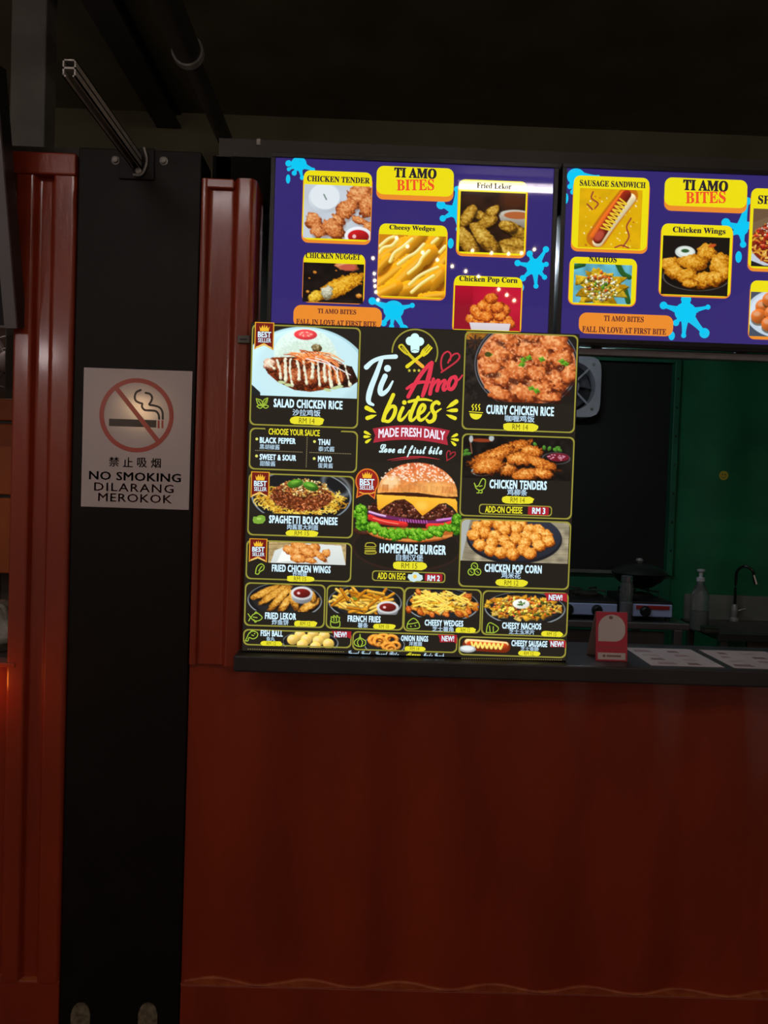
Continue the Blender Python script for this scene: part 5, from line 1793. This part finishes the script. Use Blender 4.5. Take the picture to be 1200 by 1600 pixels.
def stove(name, pxa, pxb, pya, pyb, label, stripe):
    A, B = at(pxa, pya, YK + .03), at(pxb, pyb, YK + .03)
    z0 = zt
    z1 = max(A[2], z0 + .07)
    s_ = thing('gas_stove', ((A[0] + B[0]) / 2, YK + .2, z0), label, 'stove', 'gas stoves on the kitchen table')
    x0_, x1_ = A[0], B[0]
    MB().box((x0_, YK + .035, z0 + .015), (x1_, YK + .40, z1), .008).build('body', PLASTIC, s_)
    fm = mat('pale_steel_front', (.45, .55, .88), .35, metal=.1)
    MB().box((x0_ + .006, YK + .028, z0 + .022), (x1_ - .006, YK + .036, z1 - .012), .004).build('front_panel', fm, s_)
    if stripe:
        MB().box((x0_ + .02, YK + .025, z1 - .035), (x1_ - .02, YK + .029, z1 - .018), .001).build('red_stripe', mat('red_enamel', (.4, .03, .03), .3), s_)
    for fx in ((.32,) if stripe else (.35, .72)):
        xx = x0_ + (x1_ - x0_) * fx
        kn = MB().lathe((xx, YK + .028, (z0 + z1) / 2 + .002), [(.024, 0), (.024, .012), (.018, .02), (.016, .022)], 18, 'y').build('knob', PLASTIC, s_, smooth=True)
        MB().box((xx - .003, YK + .002, (z0 + z1) / 2 - .014), (xx + .003, YK + .008, (z0 + z1) / 2 + .018), .001).build('grip', PLASTIC, kn)
    n = 1 if stripe else 2
    for i in range(n):
        xx = x0_ + (x1_ - x0_) * (.5 if n == 1 else .28 + .44 * i)
        g = MB()
        g.lathe((xx, YK + .22, z1), [(.06, 0), (.065, .012), (.03, .016)], 20)
        g.build('burner', DARKST, s_, smooth=True)
        for k in range(4):
            g = MB()
            t_ = k * math.pi / 2 + .78
            g.tube([(xx + .03 * math.cos(t_), YK + .22 + .03 * math.sin(t_), z1 + .03), (xx + .1 * math.cos(t_), YK + .22 + .1 * math.sin(t_), z1 + .03), (xx + .1 * math.cos(t_), YK + .22 + .1 * math.sin(t_), z1)], .004, 6)
            g.build('pan_support', DARKST, s_)
    for fx in (.08, .92):
        for yy in (YK + .06, YK + .37):
            xx = x0_ + (x1_ - x0_) * fx
            MB().lathe((xx, yy, z0), [(.012, 0), (.010, .018)], 10).build('foot', PLASTIC, s_)
    return s_, z1


s1, zs1 = stove('a', 845, 966, 936, 962, 'pale steel gas stove front, partly hidden behind the menu lightbox edge', False)
s2, zs2 = stove('b', 987, 1052, 939, 964, 'gas stove with a red stripe and one black knob inside the kitchen', True)

# dark wok standing on the striped stove
c = at(1020, 920, YK + .22)
wk = thing('wok', (c[0], YK + .25, zs2 + .03), 'dark wok with a lid standing on the red striped stove', 'wok')
cc = (s2.location.x, YK + .22, zs2 + .036)
MB().lathe(cc, [(.02, 0), (.06, .008), (.10, .035), (.125, .07), (.128, .072)], 26).build('pan', mat('black_iron', (.02, .02, .02), .4, metal=.5), wk, smooth=True)
MB().lathe((cc[0], cc[1], cc[2] + .0725), [(.126, 0), (.11, .02), (.06, .04), (.012, .046)], 26).build('lid', mat('dark_lid', (.05, .05, .045), .3, metal=.6), wk, smooth=True)
MB().lathe((cc[0], cc[1], cc[2] + .118), [(.01, 0), (.018, .012), (.012, .022)], 14).build('lid_knob', ZINC, wk, smooth=True)


def jar(px, py0, py1, wpx, Y, label, lidm, nm='storage_jar'):
    """clear jar with lid; pixel span top/bottom"""
    A, B = at(px, py0, Y), at(px, py1, Y)
    r = wpx / 2 * (Y + 2) / F
    z0 = zt
    hgt = A[2] - z0
    j = thing(nm, (A[0], Y, z0), label, 'jar', 'clear jars by the stoves')
    MB().lathe((A[0], Y, z0), [(r * .9, 0), (r, .008), (r, hgt * .78), (r * .8, hgt * .86)], 20).build('glass_body', CLEAR, j, smooth=True)
    MB().lathe((A[0], Y, z0 + hgt * .86), [(r * .9, 0), (r * .9, hgt * .12), (r * .7, hgt * .14)], 20).build('lid', lidm, j, smooth=True)
    MB().lathe((A[0], Y, z0 + .003), [(r * .86, 0), (r * .94, .006), (r * .94, hgt * .38), (r * .5, hgt * .40)], 16).build('contents', mat('pale_jar_contents', (.30, .32, .38), .6, noise=.3), j, smooth=True)


jar(980, 899, 972, 20, YK - .0 + .015 + .02, 'tall clear jar with a shiny lid standing before the stove gap', mat('bright_lid', (.7, .74, .8), .15, metal=.9))
# sink unit on the right with backsplash, tap and bottle
YS = 1.45
sx0, sx1 = at(1062, 940, YS + .45)[0], 2.5
zsk = at(1130, 968, YS + .43)[2]
spl = thing('splash_panel', (1.7, YS + .44, zsk - .02), 'dull grey splash panel between the sink and the green wall', 'panel')
sk = thing('kitchen_sink', (1.5, YS + .2, .1), 'dark steel kitchen sink unit under the tap below the green wall', 'sink')
MB().box((sx0 + .02, YS + .43, zsk - .02), (sx1, YS + .45, at(1130, 930, YS + .43)[2]), .003).build('backsplash', mat('dull_steel_splash', (.30, .31, .28), .4, metal=.4, noise=.2, nscale=5), spl)
rim = MB()
bx0, bx1, by0, by1 = sx0 + .16, sx1 - .08, YS + .06, YS + .36
rim.box((sx0, YS, zsk - .03), (bx0, YS + .43, zsk)).box((bx1, YS, zsk - .03), (sx1, YS + .43, zsk)).box((bx0, YS, zsk - .03), (bx1, by0, zsk)).box((bx0, by1, zsk - .03), (bx1, YS + .43, zsk))
rim.build('deck', mat('dark_wet_steel', (.12, .12, .11), .35, metal=.7, noise=.2), sk)
bs = MB()
bs.box((bx0, by0, zsk - .2), (bx1, by1, zsk - .19)).box((bx0, by0, zsk - .19), (bx0 + .004, by1, zsk)).box((bx1 - .004, by0, zsk - .19), (bx1, by1, zsk)).box((bx0, by0, zsk - .19), (bx1, by0 + .004, zsk)).box((bx0, by1 - .004, zsk - .19), (bx1, by1, zsk))
bs.build('basin', STEEL, sk)
for x in (sx0 + .04, sx1 - .04):
    for y in (YS + .04, YS + .40):
        MB().box((x - .016, y - .016, 0), (x + .016, y + .016, zsk - .03), .002).build('leg', STEEL, sk)
# tap
T = at(1148, 950, YS + .40)
tp = thing('faucet', (T[0], YS + .40, zsk), 'thin gooseneck tap with a shiny spout in front of the green wall', 'faucet')
zt_ = at(1158, 884, YS + .40)[2]
xe = at(1170, 905, YS + .40)[0]
MB().lathe((T[0], YS + .40, zsk), [(.022, 0), (.022, .012), (.012, .02), (.016, .03), (.016, .075), (.009, .085)], 16).build('base', ZINC, tp, smooth=True)
neck = [(T[0], YS + .40, zsk + .08), (T[0], YS + .40, zt_ - .05), (T[0] + .012, YS + .39, zt_ - .012), (T[0] + (xe - T[0]) * .5, YS + .37, zt_), (xe - .008, YS + .35, zt_ - .018), (xe, YS + .35, zt_ - .045)]
MB().tube(catmull(neck, 6), .007, 10).build('neck', mat('dark_chrome', (.1, .1, .1), .2, metal=.9), tp, smooth=True)
MB().tube([(xe - .002, YS + .35, zt_ - .04), (xe + .010, YS + .345, zt_ - .085)], [.010, .013], 12).build('spout', mat('bright_chrome', (.8, .8, .82), .12, metal=1), tp, smooth=True)
MB().tube([(T[0] + .014, YS + .40, zsk + .05), (T[0] + .05, YS + .385, zsk + .065)], [.006, .004], 8).build('lever', ZINC, tp, smooth=True)
# bottle
Bt = at(1093, 950, YS + .10)
zb_ = zsk
ztp = at(1092, 889, YS + .10)[2]
hb = ztp - zb_
bo = thing('pump_bottle', (Bt[0], YS + .10, zb_), 'clear plastic bottle with a small cap standing left of the tap', 'bottle')
MB().lathe((Bt[0], YS + .10, zb_), [(.038, 0), (.042, .006), (.042, hb * .55), (.036, hb * .64), (.018, hb * .74), (.016, hb * .80)], 20).build('bottle_body', CLEAR, bo, smooth=True)
MB().lathe((Bt[0], YS + .10, zb_ + hb * .80), [(.019, 0), (.019, .016), (.008, .02), (.008, .04), (.017, .046), (.019, hb * .19), (.010, hb * .2)], 16).build('cap', WHITEPL, bo, smooth=True)
MB().lathe((Bt[0], YS + .10, zb_ + .004), [(.036, 0), (.038, .006), (.038, hb * .3), (.02, hb * .31)], 16).build('liquid', mat('pale_liquid', (.35, .40, .38), .2, trans=.5), bo, smooth=True)
# small scourer on the sink deck
sc_ = at(1113, 967, YS + .02)
sp = thing('dish_sponge', (sc_[0], YS + .03, zsk), 'small dark sponge lying on the sink edge beside the bottle', 'sponge')
MB().box((sc_[0] - .04, YS + .005, zsk), (sc_[0] + .03, YS + .055, zsk + .02), .005).build('foam', mat('dark_sponge', (.05, .045, .03), .9, noise=.4, nscale=60, bump=.5), sp, smooth=True)
MB().box((sc_[0] - .04, YS + .005, zsk + .02), (sc_[0] + .03, YS + .055, zsk + .027), .002).build('scouring_pad', mat('pad_dark_green', (.02, .05, .03), .9, noise=.4, nscale=80), sp)

# white exhaust fan mounted on the dark window board
YF = YB - .06
fx1 = at(938, 600, YF)[0]
fz1, fz0 = at(915, 557, YF)[2], at(915, 653, YF)[2]
hs = (fz1 - fz0) / 2
fcx, fcz = fx1 - hs, (fz0 + fz1) / 2
ef = thing('exhaust_fan', (fcx, YF, fz0), 'white square exhaust fan on the dark window board beside the lightbox', 'fan')
sqr, rr_ = [], hs
for k in range(48):
    t_ = 2 * math.pi * k / 48
    c_, s_ = math.cos(t_), math.sin(t_)
    m_ = (abs(c_) ** 6 + abs(s_) ** 6) ** (-1 / 6)
    sqr.append((fcx + hs * c_ * m_ * .99, fcz + hs * s_ * m_ * .99, fcx + hs * .80 * c_, fcz + hs * .80 * s_))
v, f = [], []
for k, (xo, zo, xi, zi) in enumerate(sqr):
    v += [(xo, YF - .02, zo), (xi, YF - .03, zi), (xi, YF + .06, zi), (xo, YF + .08, zo)]
    j = (k + 1) % 48
    for q in range(4):
        f.append((4 * k + q, 4 * j + q, 4 * j + (q + 1) % 4, 4 * k + (q + 1) % 4))
MB().add(v, f).build('frame', WHITEPL, ef, smooth=True)
for k in range(5):
    t_ = 2 * math.pi * k / 5 + .3
    bl = []
    for rr2, wdt, tw in ((.25, .18, .012), (.5, .30, .014), (.74, .36, .010)):
        for sgn in (-1, 1):
            ang = t_ + sgn * wdt
            bl.append((fcx + hs * rr2 * math.cos(ang), YF + .03 + sgn * tw, fcz + hs * rr2 * math.sin(ang)))
    MB().add(bl + [(x, y + .003, z) for x, y, z in bl], [(0, 1, 3, 2), (2, 3, 5, 4), (6, 8, 9, 7), (8, 10, 11, 9), (0, 2, 8, 6), (2, 4, 10, 8), (1, 7, 9, 3), (3, 9, 11, 5), (4, 5, 11, 10), (0, 6, 7, 1)]).build('blade', mat('grey_fan_blade', (.10, .10, .11), .5), ef)
MB().lathe((fcx, YF + .03, fcz), [(hs * .3, 0), (hs * .3, .04), (hs * .22, .052), (hs * .02, .055)], 24, 'y').build('motor_hub', WHITEPL, ef, smooth=True)
for k in range(4):
    t_ = math.pi / 4 + k * math.pi / 2
    MB().tube([(fcx + hs * .25 * math.cos(t_), YF - .022, fcz + hs * .25 * math.sin(t_)), (fcx + hs * .86 * math.cos(t_), YF - .024, fcz + hs * .86 * math.sin(t_))], .006, 8).build('guard_arm', WHITEPL, ef)
    MB().lathe((fcx + hs * 1.0 * math.cos(t_) , YF - .018, fcz + hs * 1.0 * math.sin(t_)), [(.012, 0), (.012, .006), (.006, .009)], 10, 'y').build('corner_screw', ZINC, ef)
MB().box((fcx - hs * .8, YF + .07, fcz - hs * .8), (fcx + hs * .8, YB + .03, fcz + hs * .8)).build('rear_duct', PLASTIC, ef)

# yellow smiley sticker on the green wall
Sy = at(1131, 743, YB)
sm = thing('smiley_sticker', (Sy[0], YB - .001, Sy[2] - .026), 'round yellow smiley sticker on the green wall', 'sticker')
YLW = mat('sticker_yellow', (.75, .62, .05), .5)
SBK = mat('sticker_black', (.06, .05, .02), .5)
MB().lathe((Sy[0], YB + .003, Sy[2]), [(.026, 0), (.026, .003)], 28, 'y').build('disc', YLW, sm)
for d in (-.008, .008):
    MB().lathe((Sy[0] + d, YB, Sy[2] + .006), [(.004, 0), (.004, .0008)], 10, 'y').build('eye', SBK, sm)
MB().tube([(Sy[0] + .013 * math.cos(t_), YB - .0006, Sy[2] + .013 * math.sin(t_)) for t_ in np.linspace(-2.7, -.44, 9)], .0014, 5).build('mouth', SBK, sm)

# ------------------------------------------------------------------ the left stall
# dark switched-off screen tilted down over the aisle
xr_, zb2 = at(28, 513, -.04)[0], at(28, 513, -.04)[2]
tl = thing('tilted_display', (xr_ - .5, -.04, zb2), 'dark switched off screen with grey bezel tilted down at the far left', 'screen')
ang = math.radians(13)


def tilt(u, w, d):        # u across from right edge, w up the screen, d forward of the face
    return (xr_ - u, -.04 - w * math.sin(ang) - d * math.cos(ang), zb2 + w * math.cos(ang) - d * math.sin(ang))


def tbox(name, u0, u1, w0, w1, d0, d1, m):
    v = [tilt(u, w, d) for d in (d0, d1) for u, w in ((u0, w0), (u1, w0), (u1, w1), (u0, w1))]
    MB().add(v, [(0, 1, 2, 3), (4, 7, 6, 5), (0, 4, 5, 1), (1, 5, 6, 2), (2, 6, 7, 3), (3, 7, 4, 0)]).build(name, m, tl)


BEZ = mat('grey_bezel', (.16, .155, .165), .45)
tbox('housing', 0, 1.0, 0, .6, -.05, 0, PLASTIC)
tbox('bezel', 0, .03, 0, .6, 0, .008, BEZ)
tbox('bezel', .97, 1.0, 0, .6, 0, .008, BEZ)
tbox('bezel', .03, .97, .585, .6, 0, .008, BEZ)
tbox('bezel', .03, .97, 0, .006, 0, .008, BEZ)
tbox('screen_glass', .03, .97, .006, .585, 0, .004, mat('dark_screen_glass', (.010, .012, .016), .12))
tbox('ceiling_arm', .45, .55, .55, 1.0, -.07, -.05, PLASTIC)

# round fan in the left stall
c = at(14, 566, 1.0)
wfn = thing('wall_fan', (c[0], 1.0, c[2] - .15), 'grey round caged fan in the left stall above the orange planks', 'fan')
GP = mat('grey_fan_plastic', (.42, .38, .37), .45)
R = .15
for rr2 in (R, R * .66, R * .36):
    MB().tube([(c[0] + rr2 * math.cos(t_), 1.0, c[2] + rr2 * math.sin(t_)) for t_ in np.linspace(0, 2 * math.pi, 33)], .004, 6, cap=False).build('guard_ring', GP, wfn)
for k in range(12):
    t_ = k * math.pi / 6
    MB().tube([(c[0] + .03 * math.cos(t_), .996, c[2] + .03 * math.sin(t_)), (c[0] + R * math.cos(t_), 1.0, c[2] + R * math.sin(t_))], .0025, 5).build('guard_wire', GP, wfn)
MB().lathe((c[0], 1.0, c[2]), [(.042, 0), (.042, .012), (.03, .018)], 22, 'y').build('hub_cap', mat('pale_hub', (.6, .56, .55), .4), wfn, smooth=True)
for k in range(3):
    t_ = k * 2.094 + .4
    bl = [(c[0] + r_ * math.cos(t_ + w_), 1.03 + w_ * .03, c[2] + r_ * math.sin(t_ + w_)) for r_, w_ in ((.03, -.3), (.13, -.5), (.135, .5), (.03, .4))]
    MB().add(bl + [(x, y + .004, z) for x, y, z in bl], [(0, 1, 2, 3), (4, 7, 6, 5), (0, 4, 5, 1), (1, 5, 6, 2), (2, 6, 7, 3), (3, 7, 4, 0)]).build('blade', GP, wfn)
MB().lathe((c[0], 1.16, c[2]), [(.05, 0), (.06, .03), (.06, .10), (.03, .13)], 18, 'y').build('motor', PLASTIC, wfn, smooth=True)
MB().box((c[0] - .02, 1.12, c[2] - .16), (c[0] + .02, 1.5, c[2] - .12), .004).box((c[0] - .02, 1.10, c[2] - .16), (c[0] + .02, 1.14, c[2] - .02), .004).build('bracket', PLASTIC, wfn)

# crumpled bag on the stall shelf
zsh = at(10, 1003, .35)[2]
sh = thing('stall_shelf', (-1.4, .3, zsh - .03), 'narrow shelf board in the left stall under the orange planks', 'shelf')
MB().box((-1.9, .12, zsh - .025), (-.99, .50, zsh), .004).build('board', mat('dim_shelf', (.16, .12, .11), .6, noise=.3), sh)
for x in (-1.7, -1.1):
    MB().add([(x, .14, zsh - .025), (x, .5, zsh - .025), (x, .5, zsh - .2), (x + .02, .14, zsh - .025), (x + .02, .5, zsh - .025), (x + .02, .5, zsh - .2)], [(0, 1, 2), (3, 5, 4), (0, 3, 4, 1), (1, 4, 5, 2), (2, 5, 3, 0)]).build('bracket', DARKST, sh)
bg_ = thing('plastic_bag', (-1.13, .28, zsh), 'crumpled grey plastic bag on the shelf at the far left', 'bag')
bm = bmesh.new()
bmesh.ops.create_icosphere(bm, subdivisions=4, radius=1)
rs = np.random.RandomState(4)
dirs = rs.normal(size=(26, 3))
dirs /= np.linalg.norm(dirs, axis=1)[:, None]
for q in bm.verts:
    n_ = np.array(q.co)
    k_ = 1 + .16 * np.max(np.abs(np.sin(4 * dirs @ n_ + np.arange(26)))[:6]) - .22 * np.abs(np.sin(5 * (dirs[7] @ n_) + 2 * n_[2])) + .1 * math.sin(9 * n_[0] + 5 * n_[2])
    x, y, z = n_ * k_
    q.co = Vector((x * .15, y * .11, max(z, -.55) * .085 + .047))
me = bpy.data.meshes.new('bag_film')
bm.to_mesh(me)
bm.free()
me.polygons.foreach_set('use_smooth', [True] * len(me.polygons))
me.materials.append(mat('grey_film', (.40, .42, .36), .35, noise=.4, nscale=18, bump=.4, bscale=30))
ob = bpy.data.objects.new('bag_film', me)
COL.objects.link(ob)
ob.parent = bg_
MB().tube(catmull([(-1.10, .25, zsh + .085), (-1.08, .22, zsh + .13), (-1.05, .21, zsh + .13), (-1.04, .22, zsh + .08)], 5), .008, 8).build('bag_handle', MATS['grey_film'], bg_, smooth=True)

# ------------------------------------------------------------------ lamps of the hall, plus added fill lamps
def lamp_mat(name, col_, s_):
    m = bpy.data.materials.new(name)
    m.use_nodes = True
    b_ = m.node_tree.nodes['Principled BSDF']
    b_.inputs['Base Color'].default_value = (.8, .8, .8, 1)
    b_.inputs['Emission Color'].default_value = (*col_, 1)
    b_.inputs['Emission Strength'].default_value = s_
    return m


TUBE = lamp_mat('tube_glow', (1, .86, .82), 62)
BULB = lamp_mat('bulb_glow', (1, .78, .45), 120)
OGLOW = lamp_mat('orange_fill_glow', (1, .25, .03), 15)
for x, y, L, lab in ((.74, -2.45, .62, 'ceiling tube lamp behind the viewer, right of the aisle'), (-1.3, -2.9, 1.1, 'ceiling tube lamp behind the viewer, left of the aisle')):
    lt = thing('tube_lamp', (x, y, 3.36), lab, 'lamp', 'ceiling tube lamps')
    MB().box((x - L / 2 - .03, y - .03, 3.33), (x + L / 2 + .03, y + .03, 3.36), .003).build('batten', WHITEPL, lt)
    MB().tube([(x - L / 2, y, 3.305), (x + L / 2, y, 3.305)], .014, 12).build('tube', TUBE, lt, smooth=True)
    for s_ in (-1, 1):
        MB().box((x + s_ * L / 2 - .012, y - .015, 3.285), (x + s_ * L / 2 + .012, y + .015, 3.335), .002).build('lamp_holder', WHITEPL, lt)


def festoon(px_list, Yl, label, r=.009):
    """string of small warm bulbs behind the viewer, mirrored in the screen glass"""
    pts = []
    for x, y in px_list:
        q = at(x, y, YT)
        d = (q - CAM)
        d = np.array([d[0], -d[1], d[2]])
        t_ = (Yl - YT) / d[1]
        pts.append(q + d * t_)
    o = thing('string_light', pts[0], label, 'lights', 'strings of small bulbs behind the viewer')
    MB().tube([(p[0], p[1], p[2] + r + .012) for p in pts], .003, 6).build('cable', PLASTIC, o)
    for p in pts:
        b_ = MB().lathe((p[0], p[1], p[2] - r), [(r * .3, 0), (r * .8, r * .4), (r, r), (r * .8, r * 1.6), (r * .4, r * 2)], 10).build('bulb', BULB, o, smooth=True)
        MB().tube([(p[0], p[1], p[2] + r * .9), (p[0], p[1], p[2] + r + .014)], r * .45, 8).build('socket', PLASTIC, b_)
    return o


def c1(q):
    return [(420 + x / 2.609, 230 + y / 2.609) for x, y in q]


festoon(c1([(425, 452), (430, 515), (432, 543), (433, 566), (437, 590), (445, 622)]), -3.2, 'string of small warm bulbs behind the viewer, steep left run')
festoon(c1([(748, 485), (803, 505), (855, 527), (937, 580), (970, 603), (1000, 625)]), -3.2, 'string of small warm bulbs behind the viewer, sloping middle run')
festoon(c1([(830, 422), (908, 432), (977, 435), (1030, 432), (1083, 416)]), -3.2, 'string of small warm bulbs behind the viewer, sagging right run')
festoon(c1([(520, 370), (565, 405), (627, 430), (687, 460)]), -3.2, 'string of small warm bulbs behind the viewer, short upper run')

# cool fill tube added inside the kitchen, unseen behind the screens, to brighten it
kl = thing('kitchen_fill_lamp', (.5, .8, 2.40), 'added fill tube lamp under the kitchen ceiling, unseen behind the wall screens', 'lamp')
MB().box((.1, .77, 2.375), (.9, .83, 2.40), .003).build('batten', WHITEPL, kl)
MB().tube([(.13, .8, 2.355), (.87, .8, 2.355)], .013, 12).build('tube', lamp_mat('kitchen_fill_glow', (.78, .9, 1), 62), kl, smooth=True)
for x in (.12, .88):
    MB().box((x - .012, .785, 2.338), (x + .012, .815, 2.375), .002).build('lamp_holder', WHITEPL, kl)

# warm pendant behind the viewer, mirrored in the sign
pl = thing('pendant_lamp', (-1.82, -4.0, 2.0), 'warm pendant lamp behind the viewer at the left', 'lamp')
MB().lathe((-1.82, -4.0, 2.02), [(.02, 0), (.05, .02), (.06, .06), (.04, .10), (.02, .12)], 16).build('bulb', lamp_mat('warm_pendant_glow', (1, .62, .32), 90), pl, smooth=True)
MB().lathe((-1.82, -4.0, 2.12), [(.14, -.02), (.10, .05), (.03, .09), (.02, .10)], 20).build('shade', PLASTIC, pl, smooth=True)
MB().tube([(-1.82, -4.0, 2.2), (-1.82, -4.0, 3.36)], .004, 6).build('cord', PLASTIC, pl)

# white pendant mirrored in the left container post
pw = thing('pendant_lamp', (-2.16, -3.0, 2.24), 'white pendant lamp behind the viewer at the far left', 'lamp')
MB().lathe((-2.16, -3.0, 2.25), [(.02, 0), (.05, .02), (.06, .06), (.04, .10), (.02, .12)], 16).build('bulb', lamp_mat('white_pendant_glow', (1, .84, .84), 80), pw, smooth=True)
MB().lathe((-2.16, -3.0, 2.36), [(.14, -.02), (.10, .05), (.03, .09), (.02, .10)], 20).build('shade', PLASTIC, pw, smooth=True)
MB().tube([(-2.16, -3.0, 2.45), (-2.16, -3.0, 3.36)], .004, 6).build('cord', PLASTIC, pw)

# unseen fill tube added under the left stall roof to light its inside
sl = thing('stall_fill_lamp', (-1.5, .9, 2.34), 'added warm fill tube, unseen under the top of the left stall', 'lamp')
MB().box((-1.9, .87, 2.33), (-1.1, .93, 2.36), .003).build('batten', WHITEPL, sl)
MB().tube([(-1.88, .9, 2.315), (-1.12, .9, 2.315)], .013, 12).build('tube', lamp_mat('stall_fill_glow', (1, .8, .72), 9), sl, smooth=True)
sr = MB().box((-2.2, .12, 2.36), (-.79, 1.54, 2.40)).build('ceiling_stall', DARKST)
tag(sr, kind='structure')

# orange lamp added out of view for the glow on the left stall
ol = thing('orange_fill_lamp', (-1.01, -.07, .92), 'small orange lamp added out of view to glow on the left stall front', 'lamp')
MB().tube([(-1.01, .0, .90), (-1.01, -.07, .90), (-1.01, -.07, .935)], .006, 8).build('bracket', DARKST, ol)
MB().lathe((-1.01, -.07, .935), [(.010, 0), (.018, .010), (.020, .022), (.017, .034), (.008, .042)], 16).build('globe', OGLOW, ol, smooth=True)
MB().lathe((-1.01, -.07, .977), [(.014, 0), (.010, .008), (.003, .012)], 12).build('cap', DARKST, ol, smooth=True)
